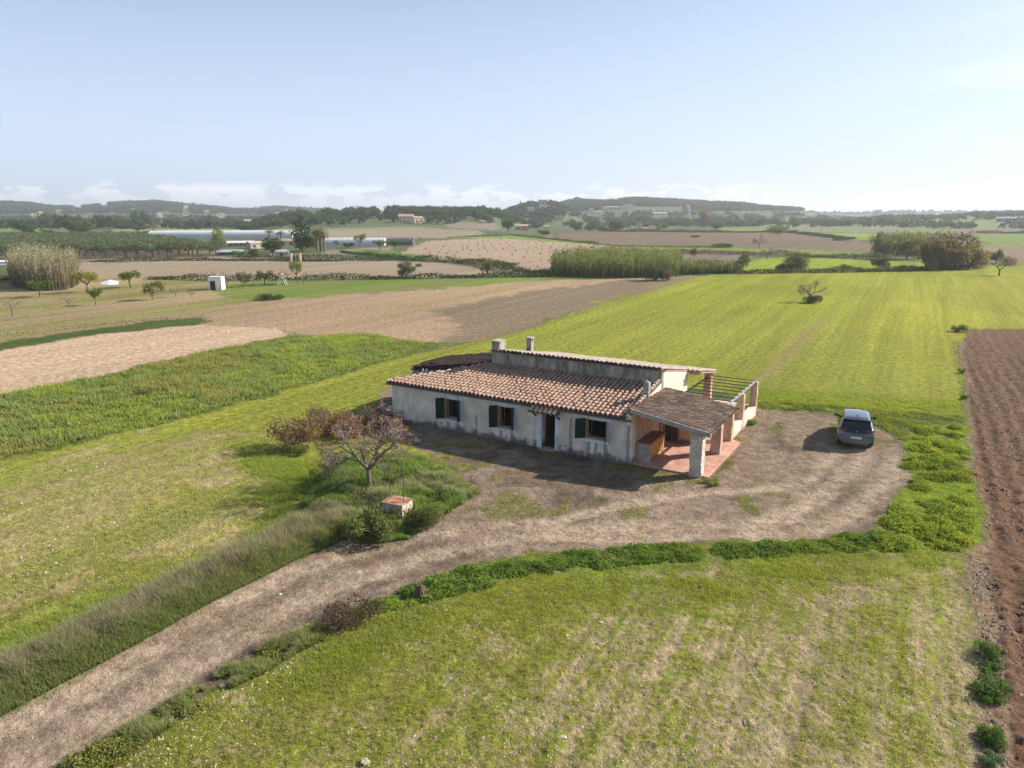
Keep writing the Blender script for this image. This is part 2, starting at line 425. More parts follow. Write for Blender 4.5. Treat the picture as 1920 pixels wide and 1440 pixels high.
# lower field
zone('low', [(1640, 1030), (1815, 1036), (1838, 1200), (1845, 1440), (1830, 1800), (-200, 1900), (150, 1440), (480, 1240), (730, 1122), (1000, 1075), (1400, 1045)], (212, 188, 148), (150, 158, 64), .54, .5, 1.0, 'crop')
zone('lowtop', [(700, 1150), (1000, 1085), (1400, 1050), (1640, 1036), (1810, 1042), (1780, 1085), (1400, 1100), (1200, 1120), (960, 1180), (860, 1180), (700, 1230), (480, 1290)], (170, 156, 96), (134, 144, 48), .75, 2.2, .3)
# ploughed land and its margin
zone('plough', [(1809, 617), (2900, 612), (2900, 1900), (2000, 1900), (1896, 1440), (1850, 1060), (1826, 860), (1815, 780), (1802, 660)], (152, 118, 92), (110, 120, 60), .1, .25, .5, 'furrow')
zone('margin', [(1792, 640), (1806, 640), (1820, 780), (1838, 900), (1856, 1060), (1900, 1440), (1925, 1600), (1840, 1600), (1835, 1440), (1826, 1200), (1812, 1040), (1822, 960), (1806, 790)], (182, 152, 122), (120, 140, 70), .25, .3, .8)
zone('weeds', [(1700, 790), (1808, 796), (1826, 900), (1834, 1024), (1720, 1036), (1640, 1030), (1640, 990), (1688, 900), (1694, 850)], (132, 128, 66), (138, 160, 40), .85, .5)
# bare yard and track
zone('verge', [(480, 1215), (640, 1145), (740, 1100), (860, 1066), (1000, 1040), (1200, 1020), (1400, 1016), (1560, 1006), (1650, 985), (1700, 1010), (1690, 1036), (1400, 1050), (1200, 1060), (1000, 1086), (900, 1110), (700, 1156), (560, 1232), (330, 1366), (150, 1490), (60, 1500), (120, 1430), (300, 1320)], (160, 146, 100), (134, 150, 56), .75, .9, .3)
YARD = [(-300, 1480), (0, 1350), (200, 1240), (400, 1130), (560, 1052), (640, 1012), (760, 1020), (830, 965), (890, 935), (850, 880), (770, 830), (700, 800), (720, 740), (760, 700), (900, 690), (1300, 740), (1420, 764), (1560, 776), (1620, 792), (1690, 828), (1704, 850), (1696, 900), (1640, 985), (1560, 1008), (1400, 1016), (1200, 1020), (1000, 1040), (860, 1064), (760, 1098), (640, 1160), (480, 1238), (300, 1345), (100, 1450), (-60, 1560), (-700, 1900), (-900, 1800)]
zone('yard', YARD, (188, 164, 142), (140, 138, 76), .12, .45, .2)

W = {}
soil = np.tile(srgb(138, 140, 104), (nV, 1)); green = np.tile(srgb(104, 120, 76), (nV, 1)); dens = np.full(nV, .6); stone = np.zeros(nV)
n_lo = fbm(GX / 3.1, GY / 3.1, 4, 11); n_lo2 = fbm(GX / 2.7 + 50, GY / 2.7 - 30, 4, 23)
n_hi = fbm(GX / .55, GY / .55, 3, 41); n_big = fbm(GX / 22., GY / 22., 4, 71)
ux, uy = math.cos(DA), math.sin(DA)
along = GX * ux + GY * uy; across = -GX * uy + GY * ux
n_row = fbm(across / 1.1, along / 14., 3, 91); n_row2 = fbm(across / 3.2, along / 60., 3, 97); n_rowf = fbm(across / .30, along / 3., 2, 99)
masks = {}
for name, poly, sc, gc, de, soft, st_, rows in Z_:
    amp = min(soft, 6) * 1.6
    mnx, mny = poly.min(0) - soft * 4; mxx, mxy = poly.max(0) + soft * 4
    idx = np.nonzero((GX > mnx) & (GX < mxx) & (GY > mny) & (GY < mxy))[0]
    if len(idx) == 0: continue
    wa = amp * sstep(0, 1, 1)
    X = GX[idx] + (n_lo[idx] - .5) * wa * 2 + (n_hi[idx] - .5) * min(soft, .8) * 1.2
    Y = GY[idx] + (n_lo2[idx] - .5) * wa * 2 + (n_hi[idx] - .5) * min(soft, .8) * 1.2
    m = sstep(-soft * .5, soft * .5, sdist(poly, X, Y))
    d = np.full(len(idx), de)
    if rows == 'crop': d = d + (n_row[idx] - .5) * .34 + (n_row2[idx] - .5) * .30 + (n_rowf[idx] - .5) * .25 * (dist[idx] < 90) + (n_big[idx] - .5) * .25
    elif rows == 'strips': d = d + (fbm(across[idx] / 5., along[idx] / 90., 3, 5) - .5) * 1.7 + (n_lo[idx] - .5) * .3
    else: d = d + (n_lo[idx] - .5) * .5 + (n_big[idx] - .5) * .3
    for a, v in ((soil, sc), (green, gc)): a[idx] += (v - a[idx]) * m[:, None]
    dens[idx] += (d - dens[idx]) * m; stone[idx] += (st_ - stone[idx]) * m
    masks[name] = np.zeros(nV, dtype=np.float32); masks[name][idx] = m
# later zones cover earlier ones
cover = np.zeros(nV)
for name, *_ in reversed(Z_):
    if name in masks:
        c = masks[name] * (1 - cover); cover = np.maximum(cover, masks[name]); masks[name] = c
near = dist < 110
# wheel tracks
def wl(pts): return smoothline([P0(*p) for p in pts])
TR = [wl([(-200, 1480), (0, 1372), (200, 1270), (400, 1155), (560, 1075), (700, 1030), (850, 1000), (1000, 985), (1200, 985), (1400, 985), (1500, 955), (1560, 915), (1620, 870), (1625, 840)]),
      wl([(-100, 1540), (60, 1420), (260, 1310), (460, 1190), (620, 1105), (760, 1055), (900, 1022), (1020, 1002), (1200, 1003), (1400, 1003), (1540, 985), (1640, 920), (1680, 860)]),
      wl([(1000, 985), (1150, 950), (1300, 925), (1450, 915), (1540, 890), (1570, 850)])]
dt = np.full(nV, 9.)
ii = np.nonzero(near & (masks['yard'] > .01))[0]
for i, t in enumerate(TR):
    dd = ldist(t, GX[ii] + (n_lo[ii] - .5) * .8, GY[ii] + (n_lo2[ii] - .5) * .8)
    dt[ii] = np.minimum(dt[ii], dd + (0 if i < 2 else .12))
tw = sstep(.75, .15, dt) * masks['yard'] * (.45 + .9 * (n_lo2 - .2))
tw = np.clip(tw * 1.3, 0, .95)
soil += (srgb(222, 196, 168) - soil) * tw[:, None]; dens -= .5 * tw
# broad worn strip of the track, darker damp soil elsewhere
iyd = masks['yard']
dark = sstep(.5, .66, fbm(GX / 2.4, GY / 2.4, 5, 301)) * iyd * (1 - tw)
soil += (srgb(124, 104, 90) - soil) * (dark * .7)[:, None]
lite = sstep(.52, .7, fbm(GX / 1.6 + 9, GY / 1.6, 5, 311)) * iyd
soil += (srgb(176, 150, 120) - soil) * (lite * .6)[:, None]
gp = sstep(.56, .68, fbm(GX / 1.7 + 3, GY / 1.7, 4, 321)) * iyd * (1 - tw) * sstep(26, 27, GY * 1.0 + 0 * GX)
dens += gp * .55
# path line trodden through the crop, and the dry scar patches on the left
ln = np.array([P0(1423, 712), P0(1480, 655), P0(1580, 560)])
pm = sstep(1.1, .3, ldist(ln, GX + (n_lo - .5) * 2, GY)) * (masks['main'] + masks.get('mainfar', 0)) * .8
dens -= pm * 1.25
for (x, y, r) in [(425, 882, .9), (398, 902, .8), (430, 1015, 1.0), (410, 852, .7), (1345, 545, 2.0)]:
    c = P0(x, y); q = sstep(r, r * .3, np.hypot(GX - c[0] + (n_lo - .5) * 1.5, (GY - c[1]) * 1.3 + (n_lo2 - .5) * 1.5)); dens -= q * .8
# curved drill lines at the lush corner
cc = P0(380, 900)
rad = np.hypot(GX - cc[0], GY - cc[1])
cur = (np.sin(rad * 2 * math.pi / .42) > .55) * masks['lush'] * sstep(1.5, 3, rad) * sstep(.45, .6, n_lo)
dens -= cur * .5

# relief: furrows, clods, ruts
fine = sstep(60, 25, dist)
rel = (n_hi - .5) * .05 * sstep(90, 30, dist)
rel += (fbm(GX / .14, GY / .14, 3, 51) - .5) * .075 * fine * (masks['low'] + masks['near'] + masks['margin'] * 1.5 + .3 * iyd)
furrow = (np.sin(across * 2 * math.pi / .8 + (n_lo - .5) * 4 + (n_big - .5) * 6) * .5 + .5)
rel += masks['plough'] * ((furrow - .5) * .085 * (.3 + 1.2 * n_lo2) + (fbm(GX / .25, GY / .25, 3, 61) - .5) * .20) * sstep(120, 50, dist)
rel += masks['l6'] * (fbm(GX / .8, GY / .8, 4, 65) - .3) * .35
rel -= tw * .05
rel += masks['low'] * (n_rowf - .5) * .05
flat = 1 - sstep(0, 1, sstep(4.5, 2.5, np.hypot(GX - 17.9, GY - 36.6)))
GZ = GZ + rel * (0.25 + .75 * flat)
# the ground keeps below the house floor
hl = (GX - 5.85) * math.cos(math.radians(31)) - (GY - 33.02) * math.sin(math.radians(31))
hb = (GX - 5.85) * math.sin(math.radians(31)) + (GY - 33.02) * math.cos(math.radians(31))
inh = (hl > -17) & (hl < 4.0) & (hb > -.6) & (hb < 13)
GZ = np.where(inh, -.03 + (rel) * .2, GZ)
soil = np.clip(soil, .01, .9); green = np.clip(green, .005, .9)

# extra colour variety of the land far off
v = .82 + .36 * fbm(GX / 45., GY / 45., 4, 131)
soil *= v[:, None]; green *= (.85 + .3 * fbm(GX / 9., GY / 9., 4, 137))[:, None]

gm, t, b = mat('land', .95, .08)
a_s, a_g, a_d, a_st = attr(t, 'Soil'), attr(t, 'Green'), attr(t, 'Dens'), attr(t, 'Stone')
pos = N(t, 'ShaderNodeNewGeometry').outputs['Position']
nf = noise(t, 5.5, 7, pos, .68); nm = noise(t, 1.1, 6, pos, .6); nff = noise(t, 26, 4, pos, .6)
mixn = math_(t, 'ADD', math_(t, 'MULTIPLY', math_(t, 'SUBTRACT', nf, .5), 1.9), math_(t, 'MULTIPLY', math_(t, 'SUBTRACT', nm, .5), .9))
mixn = math_(t, 'ADD', mixn, math_(t, 'MULTIPLY', math_(t, 'SUBTRACT', nff, .5), 1.1))
rot0 = N(t, 'ShaderNodeMapping'); rot0.inputs['Rotation'].default_value = (0, 0, -DA); t.links.new(pos, rot0.inputs[0])
cov = ramp(t, math_(t, 'ADD', a_d.outputs['Fac'], math_(t, 'ADD', mixn, math_(t, 'MULTIPLY', math_(t, 'SUBTRACT', noise(t, 1., 3, rot0.outputs[0], .5, stretch=(.05, 2.6, 1)), .5), .9))), .32, .68)
sc = mixc(t, 1.0, a_s.outputs['Color'], ramp(t, noise(t, 9, 8, pos, .75), .34, .66, .80, 1.22), 'MULTIPLY')
sc = mixc(t, 1.0, sc, ramp(t, nff, .3, .7, .86, 1.14), 'MULTIPLY')
sc = mixc(t, 1.0, sc, ramp(t, noise(t, 1.9, 9, pos, .72), .36, .64, .72, 1.24), 'MULTIPLY')
sc = mixc(t, ramp(t, noise(t, .8, 8, pos, .75), .60, .68, 0, .4), sc, (.13, .12, .05, 1))
vor = N(t, 'ShaderNodeTexVoronoi'); vor.inputs['Scale'].default_value = 7.5; t.links.new(pos, vor.inputs['Vector'])
peb = ramp(t, vor.outputs['Distance'], .13, .2, 1, 0)
sepc = N(t, 'ShaderNodeSeparateColor'); t.links.new(vor.outputs['Color'], sepc.inputs[0])
peb = math_(t, 'MULTIPLY', math_(t, 'MULTIPLY', peb, ramp(t, sepc.outputs[0], .55, .8)), a_st.outputs['Fac'])
gc_ = mixc(t, 1.0, a_g.outputs['Color'], ramp(t, noise(t, 2.2, 9, pos, .75), .34, .66, .66, 1.34), 'MULTIPLY')
gc_ = mixc(t, 1., gc_, ramp(t, noise(t, 11, 6, pos, .75), .34, .66, .7, 1.4), 'MULTIPLY')
gy_ = mixc(t, ramp(t, noise(t, .35, 5, pos, .6), .42, .7, 0, .45), gc_, mixc(t, 1., gc_, (1.25, 1.0, .9, 1), 'MULTIPLY'))
rot = N(t, 'ShaderNodeMapping', vector_type='POINT'); rot.inputs['Rotation'].default_value = (0, 0, -DA); t.links.new(pos, rot.inputs[0])
row1 = noise(t, 1., 3, rot.outputs[0], .5, stretch=(.03, 2.2, 1)); row2 = noise(t, 1., 4, rot.outputs[0], .6, stretch=(.012, .35, 1))
rows_ = math_(t, 'MULTIPLY', ramp(t, row1, .34, .66, .92, 1.08), ramp(t, row2, .34, .66, .88, 1.12))
gy_ = mixc(t, 1., gy_, rows_, 'MULTIPLY')
sc = mixc(t, 1., sc, ramp(t, row2, .34, .66, .9, 1.1), 'MULTIPLY')
c = mixc(t, cov, sc, gy_)
c = mixc(t, math_(t, 'MULTIPLY', peb, .8), c, (.42, .36, .28, 1))
t.links.new(c, b.inputs['Base Color'])
hgt = math_(t, 'ADD', math_(t, 'MULTIPLY', nf, .5), math_(t, 'ADD', math_(t, 'MULTIPLY', nff, .35), math_(t, 'MULTIPLY', peb, .4)))
hgt = math_(t, 'ADD', hgt, math_(t, 'MULTIPLY', noise(t, 1.7, 8, pos, .7), 1.6))
bump(t, b, hgt, .16, 1.0)

q0 = (np.arange(nr - 1)[:, None] * na + np.arange(na)[None, :])
q1 = (np.arange(nr - 1)[:, None] * na + (np.arange(na)[None, :] + 1) % na)
quads = np.stack([q0, q0 + na, q1 + na, q1], axis=-1).reshape(-1, 4)
GV = np.stack([GX, GY, GZ], 1)
A = dict(Soil=soil, Green=green, Dens=dens, Stone=stone)
hub = np.arange(na)[::-1][None, :]
def sheet(name, qsel, lift):
    used = np.unique(qsel); re = np.zeros(nV, dtype=np.int64); re[used] = np.arange(len(used))
    V = GV[used].copy(); V[:, 2] += lift
    o = build(name, V, [re[qsel]], None, gm, attrs={k: v[used] for k, v in A.items()}, smooth=True)
    o['kind'] = 'structure'; return o
ground = build('ground', GV, [quads, hub], None, gm, attrs=A, smooth=True); ground['kind'] = 'structure'
mq = masks['yard'][quads].mean(1); sheet('dirt_track', quads[mq > .5], .004)
mq = masks['plough'][quads].mean(1); sheet('ploughed_field', quads[mq > .5], .004)
mq = (masks['main'] + masks['mainfar'] + masks['mainr'] + masks['edge1'] + masks['near'] + masks['lush'] + masks['lush2'])[quads].mean(1)
sheet('green_crop_field', quads[mq > .5], .004)
mq = (masks['low'] + masks['lowtop'])[quads].mean(1); sheet('stony_crop_field', quads[mq > .5], .004)
mq = masks['l5'][quads].mean(1); sheet('bare_field', quads[mq > .5], .004)

_ZN = None
def gz(x, y):
    """height of the ground mesh (nearest vertex) for vector input"""
    x = np.asarray(x, float); y = np.asarray(y, float)
    r = np.hypot(x, y); a = np.arctan2(x, y)
    ir = np.clip(np.searchsorted(rr, r), 1, nr - 1); ir = np.where(r - rr[ir - 1] < rr[ir] - r, ir - 1, ir)
    ia = np.clip(np.searchsorted(azd, a), 1, na - 1); ia = np.where(a - azd[ia - 1] < azd[ia] - a, ia - 1, ia)
    return GZ[ir * na + ia]
def gmask(name, x, y):
    x = np.asarray(x, float); y = np.asarray(y, float)
    r = np.hypot(x, y); a = np.arctan2(x, y)
    ir = np.clip(np.searchsorted(rr, r), 0, nr - 1); ia = np.clip(np.searchsorted(azd, a), 0, na - 1)
    return (masks[name] if isinstance(name, str) else name)[ir * na + ia]
# ------------------------------------------------------------------ the farmhouse (local axes: x along the front, y to the back)
HA = math.radians(-31.0)
HO = (5.85, 33.02, 0.0)
house = empty('farmhouse', HO, HA)
tag(house, 'long low whitewashed farmhouse with clay tile roofs, porch and green shutters beside the dirt yard', 'house')
def Lw(a, b, z=0.0):
    return (HO[0] + a * math.cos(HA) - b * math.sin(HA), HO[1] + a * math.sin(HA) + b * math.cos(HA), z)

# plaster: old limewash with vertical streaks, grime at the foot
def plaster(name, base, streak=.5, foot=1.0, lich=.0):
    m, t, b = mat(name, .92, .1)
    tc = N(t, 'ShaderNodeTexCoord').outputs['Object']
    sp = N(t, 'ShaderNodeSeparateXYZ'); t.links.new(tc, sp.inputs[0])
    c = mixc(t, ramp(t, noise(t, 1.3, 6, tc), .35, .68), tuple(q * .82 for q in base), tuple(min(1, q * 1.1) for q in base))
    st = noise(t, 7, 6, tc, .65, stretch=(1, 1, .07))
    c = mixc(t, ramp(t, st, .5, .68, 0, streak), c, tuple(q * .5 for q in base[:1]) + tuple(q * .47 for q in base[1:]))
    fn = math_(t, 'ADD', sp.outputs['Z'], math_(t, 'MULTIPLY', math_(t, 'SUBTRACT', noise(t, 2.2, 7, tc, .65), .5), -1.5))
    c = mixc(t, ramp(t, fn, .05, .42, foot, 0), c, (.085, .08, .075, 1))
    if lich:
        c = mixc(t, ramp(t, noise(t, 2.6, 8, tc, .7, stretch=(1, 1, .35)), .42, .62, 0, lich), c, (.06, .055, .05, 1))
    if name == 'front_plaster':                                  # dark runs below the window sills
        xw = math_(t, 'ADD', sp.outputs['X'], math_(t, 'MULTIPLY', math_(t, 'SUBTRACT', noise(t, 5, 5, tc, .6, stretch=(1, 1, .3)), .5), .22))
        for xa, xb, zt in ((-11.2, -10.95, .66), (-10.5, -10.3, .66), (-7.6, -7.42, .7), (-6.95, -6.7, .7), (-2.42, -2.2, .95), (-1.98, -1.8, .95), (-1.5, -1.3, .95), (-3.4, -3.25, 1.9), (-.3, -.1, 2.0), (-9.2, -9.05, 1.2)):
            k = math_(t, 'MULTIPLY', ramp(t, xw, xa - .03, xa + .04), ramp(t, xw, xb - .04, xb + .03, 1, 0))
            k = math_(t, 'MULTIPLY', k, ramp(t, sp.outputs['Z'], zt, zt - .05)) if False else math_(t, 'MULTIPLY', k, ramp(t, sp.outputs['Z'], zt - .06, zt, 1, 0))
            c = mixc(t, math_(t, 'MULTIPLY', k, .6), c, (.13, .12, .11, 1))
    t.links.new(c, b.inputs['Base Color']); bump(t, b, noise(t, 22, 6, tc), .03, .5)
    return m
M_front = plaster('front_plaster', (.80, .70, .59), .45, .85)
M_end = plaster('end_plaster', (.80, .68, .52), .16, .3)
M_porch = plaster('porch_plaster', (.66, .44, .30), .3, .3)
M_old = plaster('old_render', (.47, .41, .34), .55, 0, .6)
M_white = simple('white_band', (.70, .74, .78), .85, .1, 3, dirt=(.3, .29, .28))
M_green = simple('shutter_green', (.007, .022, .019), .55, .3, 6, .35)
M_wood = simple('oiled_wood', (.38, .20, .09), .6, .3, 5, .3)
M_owood = simple('varnished_orange_wood', (.50, .22, .045), .5, .3, 5, .35)
M_dwood = simple('brown_door_wood', (.10, .045, .022), .6, .3, 5, .3)
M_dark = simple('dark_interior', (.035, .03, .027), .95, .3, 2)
M_pink = simple('pink_masonry', (.54, .38, .28), .9, .2, 2.2, bmp=.02, dirt=(.22, .15, .11))
M_steel = simple('dark_steel', (.05, .055, .06), .5, .2, 5, .4, .5)
M_galv = simple('galvanised_beam', (.42, .43, .45), .5, .15, 5, .4, .4)
M_conc = simple('grey_cement', (.34, .31, .28), .92, .25, 2.5, bmp=.02, dirt=(.10, .09, .08))
M_cap = simple('pale_cement', (.40, .37, .33), .92, .2, 2.5, bmp=.02, dirt=(.25, .22, .2))
# rough stone pillar
M_pst, t, b = mat('pillar_stone', .92, .1)
tc = N(t, 'ShaderNodeTexCoord').outputs['Object']
vo = N(t, 'ShaderNodeTexVoronoi', feature='DISTANCE_TO_EDGE'); vo.inputs['Scale'].default_value = 3.6; t.links.new(tc, vo.inputs['Vector'])
vc = N(t, 'ShaderNodeTexVoronoi'); vc.inputs['Scale'].default_value = 3.6; t.links.new(tc, vc.inputs['Vector'])
sc_ = N(t, 'ShaderNodeSeparateColor'); t.links.new(vc.outputs['Color'], sc_.inputs[0])
c = mixc(t, sc_.outputs[0], (.50, .45, .38, 1), (.66, .58, .48, 1))
c = mixc(t, ramp(t, vo.outputs['Distance'], .0, .05, .75, 0), c, (.24, .2, .17, 1))
t.links.new(mixc(t, 1., c, ramp(t, noise(t, 14, 5, tc), .3, .7, .75, 1.2), 'MULTIPLY'), b.inputs['Base Color'])
bump(t, b, vo.outputs['Distance'], .1, .8)
# terracotta floor tiles
M_terr, t, b = mat('terracotta_floor', .75, .25)
tc = N(t, 'ShaderNodeTexCoord').outputs['Object']
br = N(t, 'ShaderNodeTexBrick', offset=0.0); br.inputs['Scale'].default_value = 1; br.inputs['Brick Width'].default_value = .3; br.inputs['Row Height'].default_value = .3
br.inputs['Mortar Size'].default_value = .012; br.inputs['Color1'].default_value = (.56, .31, .235, 1); br.inputs['Color2'].default_value = (.50, .27, .20, 1); br.inputs['Mortar'].default_value = (.36, .25, .2, 1)
t.links.new(tc, br.inputs['Vector'])
t.links.new(mixc(t, 1., br.outputs['Color'], ramp(t, noise(t, 1.4, 5, tc), .3, .7, .8, 1.2), 'MULTIPLY'), b.inputs['Base Color'])

# ---- clay tiles
M_tile, t, b = mat('clay_tile', .88, .15)
a = attr(t, 'Col'); oc = N(t, 'ShaderNodeTexCoord').outputs['Object']
c = mixc(t, 1., a.outputs['Color'], ramp(t, noise(t, 16, 5, oc), .3, .7, .72, 1.22), 'MULTIPLY')
c = mixc(t, ramp(t, noise(t, 1.1, 7, oc, .7), .60, .78, 0, .65), c, (.07, .055, .045, 1))
t.links.new(c, b.inputs['Base Color']); bump(t, b, noise(t, 40, 4, oc), .01, .4)

def tiles(name, org, u, v, nu, nv, pu, pv, cols, clip=None, seed=1, r=None, jitter=.012, sag=0.0, rim=(.05, .04, .033), undl=True):
    """org eave corner, u unit along the eave, v unit up the slope; every clay tile modelled"""
    rg = np.random.default_rng(seed)
    org = np.array(org, float); u = np.array(u, float); v = np.array(v, float); w = np.cross(u, v)
    if w[2] < 0: w = -w
    K = 7; ang = np.linspace(0, math.pi, K); r = r or pu * .34
    mb = MB()
    cols = np.array(cols)
    for i in range(nu):
        for j in range(nv):
            cu = (i + .5) * pu + rg.normal(0, jitter); cv = j * pv + rg.normal(0, jitter)
            if clip and not clip(cu, cv + pv / 2): continue
            col = cols[rg.integers(len(cols))] * rg.uniform(.91, 1.09)
            zz = sag * math.sin(cu * 1.3 + cv) + rg.normal(0, .004)
            L = pv * 1.16; tw = rg.normal(0, .03)
            for (rad, sg, off, zo, L0) in ((r, 1, 0, .065, 0), (r * .95, -1, pu * .5, .055, 0)):
                a0 = []; a1 = []
                for q in ang:
                    c_, s_ = math.cos(q), math.sin(q)
                    ra, rb = (rad * 1.08, rad * .86) if sg > 0 else (rad * .9, rad * 1.05)
                    p = org + u * (cu + off + c_ * ra) + v * cv + w * (zo + zz + sg * s_ * ra * .8 + (.03 if sg > 0 else .02))
                    p2 = org + u * (cu + off + c_ * rb + tw * L) + v * (cv + L) + w * (zo + zz + sg * s_ * rb * .8)
                    a0.append(p); a1.append(p2)
                mid = org + u * (cu + off) + v * cv + w * (zo + zz)
                V = a0 + a1
                f = [(k, k + 1, K + k + 1, K + k) for k in range(K - 1)]
                if sg > 0:
                    # thickness at the mouth of the tile
                    inn = [org + u * (cu + (math.cos(q) * r * .86)) + v * (cv + .004) + w * (zo + zz + math.sin(q) * r * .66 + .022) for q in ang]
                    V = V + inn
                    f2 = [(k, 2 * K + k, 2 * K + k + 1, k + 1) for k in range(K - 1)]
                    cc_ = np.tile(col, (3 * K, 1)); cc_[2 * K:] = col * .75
                    mb.add(V, [f, f2], cc_)
                else:
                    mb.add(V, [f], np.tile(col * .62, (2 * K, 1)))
    return mb
WARM = [(.39, .245, .175), (.41, .265, .195), (.37, .235, .17), (.40, .265, .20), (.36, .24, .18), (.43, .30, .23)]
AGED = [(.29, .19, .135), (.35, .235, .165), (.25, .17, .125), (.38, .27, .195), (.23, .165, .125)]
PALE = [(.42, .35, .28), (.37, .31, .25), (.45, .37, .30), (.34, .28, .22)]
DARKT = [(.085, .052, .042), (.11, .068, .052), (.07, .045, .038), (.12, .08, .065)]
FS = .2                                                        # front slope rise
def fr_z(y): return 2.36 + FS * (y + .25)
# front roof
sl_ = math.hypot(1, FS)
def clipf(cu, cv):
    x = -15.35 + cu; y = -.28 + cv / sl_
    return y < 3.97 and x < -.22 and x > -15.3 + max(0, (y + .1)) * 1.13
roof = tiles('x', (-15.35, -.28, fr_z(-.28)), (1, 0, 0), (0, 1 / sl_, FS / sl_), 57, 14, .268, .325, WARM, clipf, 3, sag=.012)
front_roof = roof.build('front_roof', M_tile, house)
mb = MB()   # roof deck under the tiles
dk = [(-15.3, -.2), (-.15, -.2), (-.15, 3.95), (-10.9, 3.95), (-15.15, .3)]
mb.poly_prism(dk, [fr_z(y) - .10 for x, y in dk], [fr_z(y) + .012 for x, y in dk], (.12, .09, .08))
mb.build('roof_deck', M_paint, house)
mb = MB(); mb.box((-15.32, -.30, 2.225), (.0, -.16, 2.325), (.10, .095, .095)); mb.build('eave_board', M_paint, house)
# gable coping on the right end, running up to the tall block
mb = MB()
mb.poly_prism([(-.24, -.26), (.0, -.26), (.0, 3.95), (-.24, 3.95)], [2.1, 2.1, 2.85, 2.85], [2.60, 2.60, 3.32, 3.32], (1, 1, 1))
mb.build('gable_parapet', M_end, house)
cop = tiles('x', (-.26, -.28, 2.56), (1, 0, 0), (0, 1 / sl_, FS / sl_), 1, 13, .26, .33, [(.34, .26, .2), (.4, .3, .23)], None, 5, r=.1)
cop.build('coping_tile', M_tile, house)

# ---- walls
WINS = [(-11.28, -10.26, .70, 1.86), (-7.72, -6.75, .74, 1.92), (-2.49, -1.38, 1.0, 1.98)]
DOOR = (-5.02, -4.22, 0.0, 2.0)
def front_wall():
    mb = MB(); y0, y1 = 0.0, .42; top = 2.27
    xs = -15.13
    for x0, x1, z0, z1 in sorted(WINS + [DOOR]):
        mb.box((xs, y0, -.3), (x0, y1, top)); 
        if z0 > 0: mb.box((x0, y0, -.3), (x1, y1, z0))
        else: mb.box((x0, y0, -.3), (x1, y1, -.02))
        mb.box((x0, y0, z1), (x1, y1, top)); xs = x1
    mb.box((xs, y0, -.3), (0.0, y1, top))
    return mb
front_wall().build('front_wall', M_front, house)
mb = MB(); mb.poly_prism([(-15.13, .425), (-14.7, .425), (-10.7, 4.35), (-11.1, 4.35)], -.3, [2.27, 2.27, 2.98, 2.98]); mb.build('left_wall', M_old, house)
mb = MB(); mb.box((-.40, .425, -.3), (0.0, 4.0, 2.5)); mb.build('right_end_wall', M_porch, house)
# inner walls and floor make the rooms dark
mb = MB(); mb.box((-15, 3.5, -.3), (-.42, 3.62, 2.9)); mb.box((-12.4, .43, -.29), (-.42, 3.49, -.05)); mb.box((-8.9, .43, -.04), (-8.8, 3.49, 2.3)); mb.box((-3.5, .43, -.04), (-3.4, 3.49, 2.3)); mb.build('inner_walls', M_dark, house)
# tall rear block, roof falling to the back
TS = -.19
def tz(y): return 3.98 + TS * (y - 3.95)
mb = MB()
def wallprism(pts, z0, zf, inset=.0): mb.poly_prism(pts, z0, [zf(p[1]) for p in pts])
wallprism([(-10.05, 3.95), (0, 3.95), (0, 4.3), (-10.05, 4.3)], -.3, lambda y: tz(y) - .03)
mb.build('tall_front_wall', M_old, house)
mb = MB(); wallprism([(-.35, 4.303), (0.0, 4.303), (0.0, 8.55), (-.35, 8.55)], -.3, lambda y: tz(y) - .03); mb.build('tall_end_wall', M_end, house)
mb = MB(); wallprism([(-10.6, 4.66), (-10.2, 4.66), (-10.2, 8.6), (-10.6, 8.6)], -.3, lambda y: tz(y) - .03); mb.box((-10.2, 8.3, -.3), (-.35, 8.6, 3.05)); mb.build('tall_back_wall', M_old, house)
sl2 = math.hypot(1, TS)
back_y = 12.1
# tall roof: eave at the back, tiles run up to the front lip; the back part roofs the rear porch
def clipt(cu, cv):
    y = back_y - cv / sl2; x = .72 - cu
    return x > -10.62 and (y > 8.6 or x < -.02)
tl = tiles('x', (.72, back_y, tz(back_y)), (-1, 0, 0), (0, -1 / sl2, -TS / sl2), 41, 25, .275, .337, PALE, clipt, 9, sag=.015)
tl.build('tall_roof', M_tile, house)
mb = MB(); pts = [(-10.6, 3.9), (.02, 3.9), (.02, 8.6), (.74, 8.6), (.74, back_y), (-10.6, back_y)]
mb.poly_prism(pts, [tz(p[1]) - .06 for p in pts], [tz(p[1]) + .02 for p in pts], (.36, .25, .19)); mb.build('tall_roof_deck', M_paint, house)
# the ragged lip of tiles along the front of the tall roof
lip = tiles('x', (-10.05, 3.80, 3.985), (1, 0, 0), (0, 1, -.12), 37, 1, .272, .42, [(.30, .26, .22), (.38, .33, .28), (.24, .2, .17)], None, 21, r=.125, jitter=.02)
lip.build('roof_lip', M_tile, house)
mb = MB(); mb.box((.02, 8.62, 2.90), (.70, 8.80, 3.02), (.4, .28, .2)); mb.build('porch_beam', M_paint, house)
